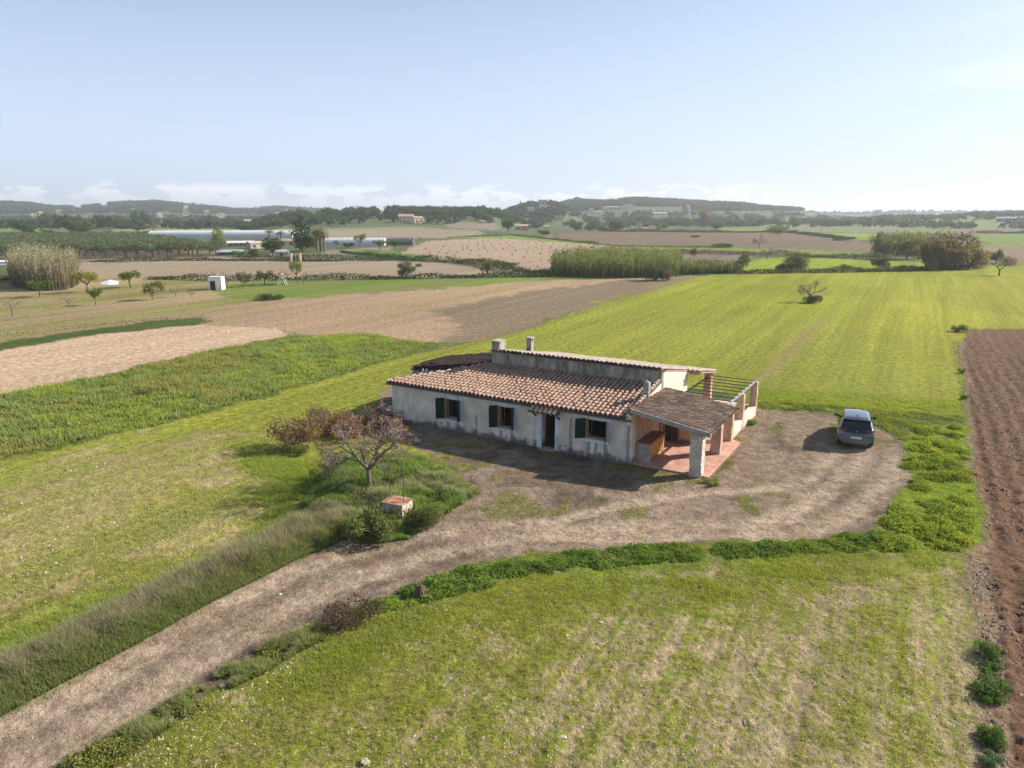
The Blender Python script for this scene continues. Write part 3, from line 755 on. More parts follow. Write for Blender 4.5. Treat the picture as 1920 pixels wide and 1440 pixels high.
# rear left wing with dark roof
mb = MB(); wing = [(-15.9, 2.9), (-15.55, 2.9), (-11.2, 4.4), (-10.62, 4.75), (-10.62, 8.5), (-16.15, 7.0)]
mb.poly_prism(wing, -.3, [2.40, 2.42, 2.86, 2.9, 2.9, 2.2]); mb.build('wing_wall', M_old, house)
wing_o = [(-16.0, 2.82), (-15.55, 2.82), (-11.3, 4.0), (-10.62, 4.0), (-10.62, 8.55), (-16.3, 7.05)]
def wz(x, y): return 2.5 + (x + 16.0) * .125
mb = MB(); mb.poly_prism(wing_o, [wz(*p) - .07 for p in wing_o], [wz(*p) for p in wing_o], (.07, .045, .037)); mb.build('wing_roof_deck', M_paint, house)
def inpoly(px_, py_, poly):
    r = False
    for i in range(len(poly)):
        (ax, ay), (bx, by) = poly[i], poly[(i + 1) % len(poly)]
        if (ay > py_) != (by > py_) and px_ < (bx - ax) * (py_ - ay) / (by - ay) + ax: r = not r
    return r
sl3 = math.hypot(1, .125)
wt = tiles('x', (-16.25, 2.8, wz(-16.25, 0)), (0, 1, 0), (1 / sl3, 0, .125 / sl3), 22, 17, .265, .34, DARKT, lambda cu, cv: inpoly(-16.25 + cv / sl3, 2.8 + cu, wing_o), 15, sag=.01)
wt.build('wing_roof', M_tile, house)
mb = MB(); mb.seg([(-14.95, 2.78, 2.2), (-14.72, 2.84, 2.2)], [(-14.95, 2.78, 2.62), (-14.72, 2.84, 2.62)], .035, .035, 8, (.75, .76, .78)); mb.build('vent_pipe', M_paint, house)

# ---- windows: white band, wooden casement, green louvred shutters
def shutter(hx, z0, z1, w, phi, side):
    """hx hinge, opened phi from the wall; side -1 left leaf, +1 right leaf"""
    c_, s_ = math.cos(phi), math.sin(phi)
    R = [[side * c_, s_ * side * side * 0 + -s_ * 0, 0], [0, 0, 0], [0, 0, 1]]
    ux_, uy_ = side * c_, -s_                                  # direction of the leaf
    nx_, ny_ = -uy_, ux_
    mb = MB()
    def pc(a0, a1, n0, n1, q0, q1, tilt=0):
        V = []
        for z in (q0, q1):
            for (a_, n_) in ((a0, n0), (a1, n0), (a1, n1), (a0, n1)):
                zt = z + (tilt if n_ == n1 else 0)
                V.append((hx + ux_ * a_ + nx_ * n_, -.012 + uy_ * a_ + ny_ * n_, zt))
        mb.add(V, [[(0, 3, 2, 1), (4, 5, 6, 7), (0, 1, 5, 4), (1, 2, 6, 5), (2, 3, 7, 6), (3, 0, 4, 7)]])
    pc(0, .06, -.018, .018, z0, z1); pc(w - .06, w, -.018, .018, z0, z1)
    for q in (z0, (z0 + z1) / 2 - .03, z1 - .07): pc(.06, w - .06, -.017, .017, q, q + .07)
    z = z0 + .09
    while z < z1 - .1:
        pc(.06, w - .06, -.013, .013, z, z + .012, .03); z += .048
    pc(.06, w - .06, -.003, .003, z0 + .07, z1 - .07)
    return mb
for (x0, x1, z0, z1) in WINS:
    wob = MB()
    for xa in (x0 + .012, x1 - .057): wob.box((xa, .06, z0 + .01), (xa + .045, .14, z1 - .01))
    wob.box((x0 + .057, .06, z1 - .055), (x1 - .057, .14, z1 - .01)); wob.box((x0 + .057, .06, z0 + .01), (x1 - .057, .14, z0 + .05))
    wn = wob.build('window', M_wood, house)
    fr = MB(); o = .26; y0 = -.014
    fr.box((x0 - .28, y0, z0 - .2), (x0, .0, z1 + .24)); fr.box((x1, y0, z0 - .2), (x1 + .26, .0, z1 + .24))
    fr.box((x0, y0, z1), (x1, .0, z1 + .24)); fr.box((x0, y0, z0 - .2), (x1, .0, z0 - .04)); fr.build('frame', M_white, wn)
    s = MB(); s.box((x0 - .04, -.06, z0 - .04), (x1 + .04, .06, z0 - .002), (.42, .36, .32)); s.build('sill', M_paint, wn)
    # casement leaves folded open inside
    for xa, sg in ((x0 + .06, 1), (x1 - .06, -1)):
        cs = MB()
        for q0, q1 in ((z0 + .05, z0 + .11), (z1 - .12, z1 - .06)): cs.box((min(xa, xa + sg * .04), .16, q0), (max(xa, xa + sg * .04), .60, q1))
        for ya in (.165, .55): cs.box((min(xa, xa + sg * .04) + .003, ya, z0 + .111), (max(xa, xa + sg * .04) - .003, ya + .045, z1 - .121))
        cs.build('casement', M_wood, wn)
    w = (x1 - x0) / 2
    shutter(x0, z0 - .02, z1 + .03, w, math.radians(43), -1).build('shutter', M_green, wn)
    shutter(x1, z0 - .02, z1 + .03, w, math.radians(68), 1).build('shutter', M_green, wn)
# front door
dl = MB(); dl.box((-5.30, -.016, 0), (-5.02, 0, 1.98)); dl.box((-4.22, -.016, 0), (-3.98, 0, 1.98)); dl.box((-5.02, .0, 1.9), (-4.22, .05, 2.0)); fd = dl.build('door_surround', M_white, house)
mb = MB(); mb.box((-5.06, -.28, -.1), (-4.16, .3, -.005 + .03), (.40, .30, .25)); mb.build('door_step', M_paint, house)
mb = MB(); mb.box((-5.0, .46, .02), (-4.95, 1.2, 1.95)); mb.build('front_door', M_dwood, house)
# little tiled canopy over the door
cn = tiles('x', (-5.52, -.60, 2.02), (1, 0, 0), (0, .93, .37), 6, 2, .27, .33, [(.62, .40, .26), (.55, .33, .22), (.66, .46, .33)], None, 31, r=.1)
co = cn.build('door_canopy', M_tile, house)
mb = MB()
for xa in (-5.40, -4.02):
    mb.box((xa, -.5, 1.98), (xa + .07, 0, 2.05), (.07, .05, .045)); mb.add([(xa, 0, 1.66), (xa + .07, 0, 1.66), (xa + .07, -.42, 2.0), (xa, -.42, 2.0), (xa, 0, 1.76), (xa + .07, 0, 1.76), (xa + .07, -.34, 2.0), (xa, -.34, 2.0)], [[(0, 1, 2, 3), (7, 6, 5, 4), (0, 3, 7, 4), (1, 5, 6, 2)]], (.07, .05, .045))
mb.box((-5.55, -.57, 2.05), (-3.85, 0.0, 2.075), (.09, .07, .06), rot=[[1, 0, 0], [0, .93, -.37], [0, .37, .93]], piv=(0, -.57, 2.03)); mb.build('bracket', M_paint, co)

# ---- chimneys
def chimney(x0, x1, y0, y1, z0, z1, m, cap=.04):
    mb = MB(); mb.box((x0, y0, z0), (x1, y1, z1)); o = mb.build('chimney', m, house)
    c = MB(); c.box((x0 - cap, y0 - cap, z1), (x1 + cap, y1 + cap, z1 + .06)); c.build('chimney_cap', M_cap, o)
    return o
chA = chimney(-10.60, -10.053, 3.94, 4.66, 2.4, 4.56, M_old, .03)
mb = MB(); mb.seg([(-10.60, 4.2, 4.45), (-10.72, 4.2, 4.45), (-10.60, 4.2, 4.1)], [(-10.72, 4.2, 4.45), (-10.72, 4.2, 4.1), (-10.72, 4.2, 4.1)], .015, .015, 6, (.1, .1, .1)); mb.build('bracket', M_paint, chA)
mb = MB(); cx, cy_ = -10.1, 7.7; s_ = .17
mb.box((cx - s_, cy_ - s_, 3.0), (cx + s_, cy_ + s_, 4.05))
for dx in (-1, 1):
    for dy in (-1, 1): mb.box((cx + dx * .12 - .05, cy_ + dy * .12 - .05, 4.05), (cx + dx * .12 + .05, cy_ + dy * .12 + .05, 4.24))
chB = mb.build('chimney', M_conc, house)
c = MB(); c.box((cx - .22, cy_ - .22, 4.24), (cx + .22, cy_ + .22, 4.32)); c.build('chimney_cap', M_cap, chB)
mb = MB(); mb.box((-.27, 1.93, 2.75), (.03, 2.2, 3.74)); pr = mb.build('pier', M_conc, house)
mb = MB(); mb.seg([(-.12, 2.07, 3.74)], [(-.12, 2.07, 3.82)], .09, .06, 8, (.4, .37, .33)); mb.build('pier_cap', M_paint, pr)

# ---- porch on the right end
PZ = lambda x: 2.84 - .155 * x
sl4 = math.hypot(1, .155)
pt = tiles('x', (3.90, -.36, PZ(3.9)), (0, 1, 0), (-1 / sl4, 0, .155 / sl4), 19, 12, .268, .33, AGED, None, 41, sag=.012)
pt.build('porch_roof', M_tile, house)
mb = MB(); mb.poly_prism([(.0, -.34), (3.85, -.34), (3.85, 4.75), (.0, 4.75)], [PZ(0) - .07, PZ(3.85) - .07] * 1 + [PZ(3.85) - .07, PZ(0) - .07], [PZ(0) + .01, PZ(3.85) + .01, PZ(3.85) + .01, PZ(0) + .01], (.30, .2, .14)); mb.build('porch_deck', M_paint, house)
mb = MB()  # mortared verge along the front of the porch roof, and the rafters
pv_ = [(.0, -.40), (3.9, -.40), (3.9, -.28), (.0, -.28)]
mb.poly_prism(pv_, [PZ(p[0]) - .12 for p in pv_], [PZ(p[0]) + .10 for p in pv_], (.75, .72, .7)); mb.build('porch_verge', M_conc, house)
mb = MB()
for y in np.arange(.3, 4.7, .62):
    q = [(.0, y), (3.8, y), (3.8, y + .09), (.0, y + .09)]
    mb.poly_prism(q, [PZ(p[0]) - .17 for p in q], [PZ(p[0]) - .075 for p in q], (.20, .11, .06))
mb.build('rafter', M_paint, house)
mb = MB(); mb.box((2.98, -.3, 2.03), (3.30, 4.7, 2.19), (.42, .30, .22)); mb.build('porch_beam', M_paint, house)
def pillar(x0, y0, x1, y1, top, m, cap=None):
    mb = MB(); k = 9
    # slightly uneven faces
    zs = np.linspace(-.15, top, k)
    V = []; rgp = np.random.default_rng(int(abs(x0 * 100 + y0 * 10)) + 3)
    for z in zs:
        for (xx, yy) in ((x0, y0), ((x0 + x1) / 2, y0), (x1, y0), (x1, (y0 + y1) / 2), (x1, y1), ((x0 + x1) / 2, y1), (x0, y1), (x0, (y0 + y1) / 2)):
            V.append((xx + rgp.normal(0, .010), yy + rgp.normal(0, .010), z))
    f = [(i * 8 + j, i * 8 + (j + 1) % 8, (i + 1) * 8 + (j + 1) % 8, (i + 1) * 8 + j) for i in range(k - 1) for j in range(8)]
    mb.add(V, [f, [tuple(range((k - 1) * 8, k * 8))]])
    return mb.build('pillar', m, house)
pillar(2.88, .0, 3.45, .50, 2.03, M_pst)
pillar(2.86, 3.62, 3.36, 4.05, 2.03, M_pink)
pillar(2.84, 6.1, 3.3, 6.5, 2.02, M_pink)
pillar(2.88, 8.55, 3.28, 8.9, 2.10, M_pink)
pillar(2.88, 11.9, 3.26, 12.2, 2.14, M_pink)
p6 = pillar(.12, 11.55, .56, 11.95, 2.42, M_pink)
# terrace floor, low walls
mb = MB(); mb.poly_prism([(.0, .12), (3.78, .12), (3.78, 6.2), (3.26, 6.52), (3.26, 12.2), (.0, 12.2)], -.1, .045); mb.build('terrace_floor', M_terr, house)
mb = MB(); mb.box((2.92, 6.5, -.2), (3.26, 8.55, .62)); mb.box((2.92, 8.9, -.2), (3.26, 11.9, .62)); mb.box((-.35, 12.2 - .3, -.2), (.12, 12.2, .62)); mb.box((.56, 11.93, -.2), (2.88, 12.2, .62)); mb.build('low_wall', M_end, house)
mb = MB(); mb.box((0, 8.6, .5), (.02, 11.6, .5 + .02)); 
# pergola of steel bars behind the porch
mb = MB(); mb.box((3.02, 4.8, 2.08), (3.12, 12.15, 2.17)); mb.build('pergola_beam', M_galv, house)
mb = MB(); mb.box((.30, 6.0, 2.12), (.38, 11.55, 2.19)); mb.build('pergola_beam', M_steel, house)
for y in np.linspace(6.25, 11.95, 8):
    mb = MB(); mb.seg([(.30, y, 2.215)], [(3.12, y, 2.20)], .024, .024, 6); mb.build('pergola_bar', M_steel, house)
# wall with brown double door under the porch, the inner room behind it
mb = MB(); mb.box((.0, 4.55, .0), (.52, 4.9, 2.72)); mb.box((.52, 4.55, .0), (1.75, 4.9, 2.52)); mb.build('porch_back_wall', M_porch, house)
mb = MB(); mb.box((1.8, 4.5, -.2), (1.9, 5.0, .0)); 
mb = MB()
mb.box((.03, 4.49, .05), (.12, 4.546, 2.3)); mb.box((.86, 4.49, .05), (.94, 4.546, 2.3)); mb.box((.12, 4.49, 2.22), (.86, 4.546, 2.3)); pd = mb.build('porch_door', M_wood, house)
mb = MB(); mb.box((.13, 4.51, .05), (.48, 4.54, 2.2)); mb.box((.50, 4.51, .05), (.85, 4.54, 2.2)); mb.build('door_leaf', M_dwood, pd)
mb = MB(); mb.box((.94, 4.535, .05), (1.75, 4.55, .22), (.28, .18, .14)); mb.build('skirting', M_paint, house)
mb = MB(); mb.box((1.2, 4.47, 1.55), (1.32, 4.55, 1.85), (.04, .04, .04)); mb.build('wall_lamp', M_paint, house)

# ---- masonry cabinet with orange doors (a thing of its own)
def Lobj(name, a, b, z=0.0): return empty(name, Lw(a, b, z), HA)
cab = Lobj('outdoor_cabinet', .03, .62, .045)
tag(cab, 'masonry cabinet with orange wooden doors standing on the porch floor against the end wall', 'cabinet')
mb = MB(); mb.box((0, 0, 0), (.66, .12, .90)); mb.box((0, 2.05, 0), (.66, 2.17, .90)); mb.box((0, .12, 0), (.5, 2.05, .88)); mb.build('body', M_front if False else M_cap, cab)
mb = MB(); mb.box((-.0, -.04, .9), (.72, 2.21, .97), (.30, .15, .11)); mb.build('counter_top', M_paint, cab)
for ya in (.14, .62, 1.1, 1.58):
    mb = MB(); mb.box((.60, ya, .06), (.64, ya + .44, .86), (1, 1, 1))
    for k in range(4): mb.box((.641, ya + .05 + k * .095, .12), (.648, ya + .12 + k * .095, .80))
    d = mb.build('cabinet_door', M_owood, cab)
    h_ = MB(); h_.seg([(.655, ya + .40, .45)], [(.655, ya + .40, .55)], .012, .012, 6, (.2, .18, .15)); h_.build('handle', M_paint, d)

# ------------------------------------------------------------------ the car
car = empty('parked_car', (17.93, 35.35, .015), math.radians(-24))
tag(car, 'grey-blue hatchback car with black tailgate parked on the bare yard', 'car')
# stations: y from the rear bumper to the nose; half profile from sill to roof centre
ST_ = [  # y, [(x,z) x9]
    (0.00, [(.55, .30), (.72, .36), (.78, .46), (.79, .58), (.76, .70), (.66, .76), (.50, .78), (.25, .79), (0, .79)]),
    (0.06, [(.66, .20), (.82, .30), (.86, .45), (.86, .60), (.85, .76), (.78, .90), (.60, .93), (.30, .95), (0, .95)]),
    (0.22, [(.70, .18), (.86, .26), (.895, .45), (.895, .62), (.88, .82), (.80, 1.00), (.66, 1.08), (.35, 1.12), (0, 1.13)]),
    (0.50, [(.72, .17), (.88, .24), (.905, .45), (.905, .66), (.885, .88), (.79, 1.12), (.66, 1.35), (.36, 1.42), (0, 1.44)]),
    (0.72, [(.72, .17), (.88, .24), (.905, .45), (.905, .68), (.885, .92), (.77, 1.20), (.62, 1.47), (.34, 1.525), (0, 1.54)]),
    (1.30, [(.72, .17), (.88, .24), (.905, .45), (.905, .68), (.885, .94), (.75, 1.24), (.60, 1.51), (.33, 1.56), (0, 1.57)]),
    (2.05, [(.72, .17), (.88, .24), (.905, .45), (.905, .68), (.885, .94), (.75, 1.24), (.60, 1.51), (.33, 1.56), (0, 1.57)]),
    (2.60, [(.72, .17), (.88, .24), (.905, .45), (.905, .68), (.885, .93), (.75, 1.20), (.61, 1.43), (.33, 1.48), (0, 1.50)]),
    (3.10, [(.72, .17), (.88, .24), (.905, .45), (.905, .66), (.885, .90), (.79, 1.06), (.66, 1.17), (.36, 1.22), (0, 1.235)]),
    (3.50, [(.72, .18), (.87, .25), (.90, .45), (.90, .64), (.87, .82), (.77, .93), (.63, .985), (.34, 1.02), (0, 1.03)]),
    (3.95, [(.70, .20), (.84, .28), (.87, .44), (.86, .58), (.80, .72), (.70, .80), (.56, .84), (.30, .87), (0, .88)]),
    (4.22, [(.55, .26), (.68, .32), (.72, .42), (.70, .52), (.62, .60), (.52, .64), (.40, .66), (.20, .67), (0, .67)]),
    (4.26, [(.40, .34), (.50, .37), (.54, .42), (.52, .48), (.46, .52), (.38, .54), (.28, .55), (.14, .56), (0, .56)])]
def cr(P, n):
    """Catmull-Rom along axis 0, n samples per span"""
    P = np.asarray(P, float); out = []
    for i in range(len(P) - 1):
        a = P[max(i - 1, 0)]; b_ = P[i]; c_ = P[i + 1]; d_ = P[min(i + 2, len(P) - 1)]
        for t_ in np.arange(n) / n:
            out.append(.5 * ((2 * b_) + (-a + c_) * t_ + (2 * a - 5 * b_ + 4 * c_ - d_) * t_ * t_ + (-a + 3 * b_ - 3 * c_ + d_) * t_ ** 3))
    out.append(P[-1]); return np.array(out)
base = np.array([[(x, y, z) for x, z in pr_] for y, pr_ in ST_])       # station, profile, 3
n1_, n2_ = 5, 4
g = cr(base, n1_)                                                # (S, 9, 3)
g = cr(g.transpose(1, 0, 2), n2_).transpose(1, 0, 2)             # (S, 33, 3)
S_, Pn = g.shape[:2]
full = np.concatenate([g, (g * [-1, 1, 1])[:, -2::-1]], axis=1)  # whole width
FN = full.shape[1]
cv_ = full.reshape(-1, 3)
fq = np.array([(i * FN + j, i * FN + j + 1, (i + 1) * FN + j + 1, (i + 1) * FN + j) for i in range(S_ - 1) for j in range(FN - 1)])
fi = np.repeat(np.arange(S_ - 1), FN - 1); fj = np.tile(np.arange(FN - 1), S_ - 1)
hj = np.minimum(fj, FN - 2 - fj) / n2_                            # profile index 0..8
cen = cv_[fq].mean(1); yc_ = cen[:, 1]; zc_ = cen[:, 2]; xc_ = np.abs(cen[:, 0])
arch = (np.hypot(yc_ - .84, zc_ - .33) < .385) & (xc_ > .6) | (np.hypot(yc_ - 3.55, zc_ - .33) < .385) & (xc_ > .6)
tail = (yc_ < .62) & (zc_ > .80) & (xc_ < .80 - (zc_ - .8) * .28) & (zc_ < 1.46)
tail &= ~((zc_ < .80 + .17 * (xc_ / .8) ** 2.2))
side = (hj >= 4.05) & (hj < 5.8) & (yc_ > .85) & (yc_ < 3.0) & (zc_ > .97)
side &= ~((np.abs(yc_ - 1.95) < .045))
wind = (yc_ > 2.42) & (yc_ < 3.18) & (hj >= 6.05)
low_ = (zc_ < .34) & (hj < 1.6) | (yc_ < .3) & (zc_ < .42)
cls = np.full(len(fq), 0); cls[low_] = 5; cls[side & (cen[:, 0] < 0)] = 2; cls[side & (cen[:, 0] > 0)] = 7; cls[wind] = 3; cls[tail] = 1; cls[arch] = 6
roofm = (hj >= 6.3) & (yc_ > .55) & (yc_ <= 2.42) & (cls == 0); cls[roofm] = 4
def cmat(name, col, rough, metal=0., spec=.5, coat=0.):
    m, t_, b_ = mat(name, rough, spec); b_.inputs['Base Color'].default_value = col + (1,); b_.inputs['Metallic'].default_value = metal
    b_.inputs['Coat Weight'].default_value = coat; b_.inputs['Coat Roughness'].default_value = .05
    return m
M_cp = cmat('car_paint', (.095, .125, .155), .32, .5, .5, 1.); M_roofp = cmat('roof_paint', (.07, .08, .115), .3, .4, .5, 1.)
M_glass = cmat('dark_glass', (.006, .008, .012), .06, 0., .7); M_blk = cmat('black_plastic', (.02, .021, .023), .6)
M_tyre = cmat('tyre_rubber', (.018, .018, .018), .85); M_rim = cmat('rim_alloy', (.45, .46, .48), .3, .8); M_red = cmat('lamp_red', (.35, .012, .012), .15, 0, .6)
M_chr = cmat('chrome', (.8, .82, .84), .15, 1.)
def part(k, name, m, parent=car, off=0.0):
    sel = fq[cls == k]; used = np.unique(sel); re = np.zeros(len(cv_), int); re[used] = np.arange(len(used))
    return build(name, cv_[used], [re[sel][:, ::-1]], None, m, parent, smooth=True)
body = part(0, 'body', M_cp)
und = MB(); und.add(np.concatenate([g[:, 0], g[:, 0] * [-1, 1, 1]]), [np.array([(i, i + 1, S_ + i + 1, S_ + i) for i in range(S_ - 1)])]); und.add([(x, .0, z) for x, z in ((.55, .30), (.78, .46), (.79, .58), (.66, .76), (0, .79), (-.66, .76), (-.79, .58), (-.78, .46), (-.55, .30))], [[tuple(range(9))]]); 
und.add([(x, 4.26, z) for x, z in ((.40, .34), (.54, .42), (.46, .52), (0, .56), (-.46, .52), (-.54, .42), (-.40, .34))], [[tuple(range(7))]])
und.build('bumper_panel', M_cp, car)
part(5, 'lower_trim', M_blk); part(1, 'tailgate_glass', M_glass); part(2, 'side_window', M_glass); part(7, 'side_window', M_glass); part(3, 'windscreen', M_glass); part(4, 'roof', M_roofp)
def wheel(x, y, sg):
    mb = MB(); prof = [(.20, 0), (.30, .0), (.335, .03), (.335, .17), (.30, .20), (.20, .20)]; K = 28
    V = [(x + sg * (px_ - .2) * 1 + 0, y + r_ * math.cos(2 * math.pi * k / K), .335 + r_ * math.sin(2 * math.pi * k / K)) for r_, px_ in prof for k in range(K)]
    mb.add(V, [[(i * K + k, i * K + (k + 1) % K, (i + 1) * K + (k + 1) % K, (i + 1) * K + k) for i in range(len(prof) - 1) for k in range(K)]])
    w = empty('wheel', (0, 0, 0)); w.parent = car
    mb.build('tyre', M_tyre, w, smooth=True)
    mb = MB(); xo = x - sg * .03
    for k in range(10):
        a_ = 2 * math.pi * k / 10; c_, s_ = math.cos(a_), math.sin(a_)
        mb.seg([(xo, y, .335)], [(xo, y + .2 * c_, .335 + .2 * s_)], .03, .022, 5)
    mb.seg([(xo - sg * .12, y, .335)], [(xo - sg * .03, y, .335)], .235, .235, 24)
    mb.build('rim', M_rim, w)
    return w
for sx in (-1, 1):
    for yy in (.84, 3.55): wheel(sx * .885, yy, sx)
for sx in (-1, 1):
    mb = MB(); mb.add([(sx * a_, b_, c_) for a_, b_, c_ in ((.86, 2.72, 1.0), (1.03, 2.70, .99), (1.06, 2.80, 1.02), (.88, 2.84, 1.02), (.87, 2.72, 1.12), (1.03, 2.70, 1.12), (1.05, 2.79, 1.10), (.88, 2.83, 1.10))], [[(0, 1, 2, 3), (4, 7, 6, 5), (0, 4, 5, 1), (1, 5, 6, 2), (2, 6, 7, 3), (3, 7, 4, 0)]])
    mb.seg([(sx * .80, 2.8, 1.0)], [(sx * .9, 2.77, 1.03)], .03, .03, 6); mb.build('mirror', M_blk, car)
    mb = MB(); xs_ = np.linspace(.44, .85, 8); V = []
    for x in xs_:
        yy = np.interp(x, [.44, .7, .80, .85], [.085, .105, .12, .2]); hgt_ = np.interp(x, [.44, .6, .85], [.03, .055, .075])
        V += [(sx * x, yy - .02, .965 - hgt_), (sx * x, yy - .005, .965 + hgt_)]
    mb.add(V, [[(2 * k, 2 * k + 2, 2 * k + 3, 2 * k + 1) for k in range(7)]]); 
    V2 = [(a_, b_ + .08, c_) for a_, b_, c_ in V]; mb.add(V2, [[(2 * k, 2 * k + 1, 2 * k + 3, 2 * k + 2) for k in range(7)]])
    mb.build('tail_light', M_red, car)
mb = MB(); mb.add([(-.03, 1.0, 1.555), (.03, 1.0, 1.555), (.015, .86, 1.66), (-.015, .86, 1.66), (-.02, .80, 1.55), (.02, .80, 1.55)], [[(0, 1, 2, 3), (3, 2, 5, 4)], [(0, 3, 4), (1, 5, 2)]]); mb.build('roof_antenna', M_blk, car)
mb = MB(); mb.box((-.66, .42, 1.445), (.66, .66, 1.475)); mb.build('roof_spoiler', M_blk, car)
# badge (a ring with two stacked letters) and number plate
mb = MB(); K = 20
a_ = np.arange(K) / K * 2 * math.pi
V = [(.075 * math.cos(q), .048, .865 + .075 * math.sin(q)) for q in a_] + [(.062 * math.cos(q), .046, .865 + .062 * math.sin(q)) for q in a_]
mb.add(V, [[(k, (k + 1) % K, K + (k + 1) % K, K + k) for k in range(K)]])
def stroke(pts, r_=.007):
    for p, q in zip(pts[:-1], pts[1:]): mb.seg([(p[0], .045, .865 + p[1])], [(q[0], .045, .865 + q[1])], r_, r_, 4)
stroke([(-.025, .058), (0, .008), (.025, .058)]); stroke([(-.055, .02), (-.028, -.05), (0, .0), (.028, -.05), (.055, .02)])
mb.build('badge', M_chr, car)
mb = MB(); mb.box((-.27, -.014, .555), (.27, -.004, .665), (.78, .79, .8)); mb.box((-.27, -.0145, .556), (-.235, -.0142, .664), (.02, .06, .4)); pl = mb.build('number_plate', M_paint, car)
def text(s_, size, parent, loc, m, rot=(math.pi / 2, 0, 0), name='lettering'):
    cu = bpy.data.curves.new(name, 'FONT'); cu.body = s_; cu.size = size; cu.align_x = 'CENTER'; cu.align_y = 'CENTER'; cu.extrude = .001
    o = bpy.data.objects.new(name, cu); COL.objects.link(o)
    dg = bpy.context.evaluated_depsgraph_get(); me = bpy.data.meshes.new_from_object(o.evaluated_get(dg))
    bpy.data.objects.remove(o); o = bpy.data.objects.new(name, me); COL.objects.link(o)
    me.materials.clear(); me.materials.append(m); o.parent = parent; o.location = loc; o.rotation_euler = rot
    return o
text('0223', .105, pl, (-.085, -.0165, .61), M_blk); text('LLP', .105, pl, (.145, -.0165, .61), M_blk)


# ------------------------------------------------------------------ the well: block of rubble, rusty lid, iron arch
wa = math.radians(-24)
well = empty('old_well', (-4.72, 27.2, 0), wa); well.scale = (.78, .78, .9); well.location.z = -.1
tag(well, 'square rubble well head with rusty lid and thin iron arch among tall grass', 'well')
mb = MB(); nn = 7
rgw = np.random.default_rng(4)
for (x0, y0, x1, y1) in ((-.62, -.5, .62, -.5), (.62, -.5, .62, .5), (.62, .5, -.62, .5), (-.62, .5, -.62, -.5)):
    V = [(x0 + (x1 - x0) * i / nn + rgw.normal(0, .012), y0 + (y1 - y0) * i / nn + rgw.normal(0, .012), z) for z in np.linspace(-.1, .70, 6) for i in range(nn + 1)]
    mb.add(V, [[(j * (nn + 1) + i, j * (nn + 1) + i + 1, (j + 1) * (nn + 1) + i + 1, (j + 1) * (nn + 1) + i) for j in range(5) for i in range(nn)]])
mb.add([(-.6, -.48, .69), (.6, -.48, .69), (.6, .48, .69), (-.6, .48, .69)], [[(0, 1, 2, 3)]])
mb.build('well_block', M_pst, well)
M_rust = simple('rusty_iron', (.33, .17, .10), .85, .5, 2.5, bmp=.02, dirt=(.50, .42, .36))
mb = MB(); mb.box((-.66, -.54, .71), (.66, .54, .745)); mb.box((-.5, -.4, .745), (.1, .4, .765)); mb.build('lid', M_rust, well)
mb = MB(); pa = [(-.42, .0, .1), (-.42, 0, 2.25), (-.36, 0, 2.47), (-.2, 0, 2.62), (0, 0, 2.67), (.2, 0, 2.62), (.36, 0, 2.47), (.42, 0, 2.25), (.42, 0, .75)]
mb.seg(pa[:-1], pa[1:], .022, .022, 6, (.12, .07, .05)); mb.build('arch', M_paint, well)
# ------------------------------------------------------------------ vegetation
def rpoly(pts, n, rg, edge=None):
    """n random places inside a polygon of photo pixels"""
    p = wpoly(pts); mn, mx = p.min(0), p.max(0); out = []
    tot = 0
    while tot < n:
        q = rg.uniform(mn, mx, (n * 2 + 50, 2)); k = sdist(p, q[:, 0], q[:, 1]) > 0
        out.append(q[k]); tot += k.sum()
        if k.sum() == 0: break
    return np.concatenate(out)[:n]
BG = 1.35
def blades(X, Y, h, w, cb, ct, rg, lean=.35, seg=2, wind=(-.12, .0), Z=None):
    """bent grass blades; cb, ct (N,3) colours at the foot and the tip"""
    n = len(X); Z = gz(X, Y) - .01 if Z is None else Z
    h = np.broadcast_to(h, (n,)); w = np.broadcast_to(w, (n,))
    a = rg.uniform(0, 2 * math.pi, n); wx, wy = np.cos(a) * w / 2, np.sin(a) * w / 2
    la = rg.uniform(0, 2 * math.pi, n); lm = np.abs(rg.normal(0, lean, n)) * h
    lx, ly = np.cos(la) * lm + wind[0] * h, np.sin(la) * lm + wind[1] * h
    cb = np.broadcast_to(cb, (n, 3)) * BG; ct = np.broadcast_to(ct, (n, 3)) * BG
    if seg == 1:
        V = np.stack([np.stack([X - wx, Y - wy, Z], 1), np.stack([X + wx, Y + wy, Z], 1), np.stack([X + lx, Y + ly, Z + h], 1)], 1).reshape(-1, 3)
        C = np.stack([cb, cb, ct], 1).reshape(-1, 3)
        return V, [np.arange(3 * n).reshape(-1, 3)], C
    V = np.stack([np.stack([X - wx, Y - wy, Z], 1), np.stack([X + wx, Y + wy, Z], 1),
                  np.stack([X + lx * .35 + wx * .8, Y + ly * .35 + wy * .8, Z + h * .6], 1), np.stack([X + lx * .35 - wx * .8, Y + ly * .35 - wy * .8, Z + h * .6], 1),
                  np.stack([X + lx, Y + ly, Z + h], 1)], 1).reshape(-1, 3)
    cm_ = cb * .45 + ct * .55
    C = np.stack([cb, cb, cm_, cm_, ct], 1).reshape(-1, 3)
    b0 = (np.arange(n) * 5)[:, None]
    return V, [b0 + np.array([0, 1, 2, 3]), b0 + np.array([3, 2, 4])], C
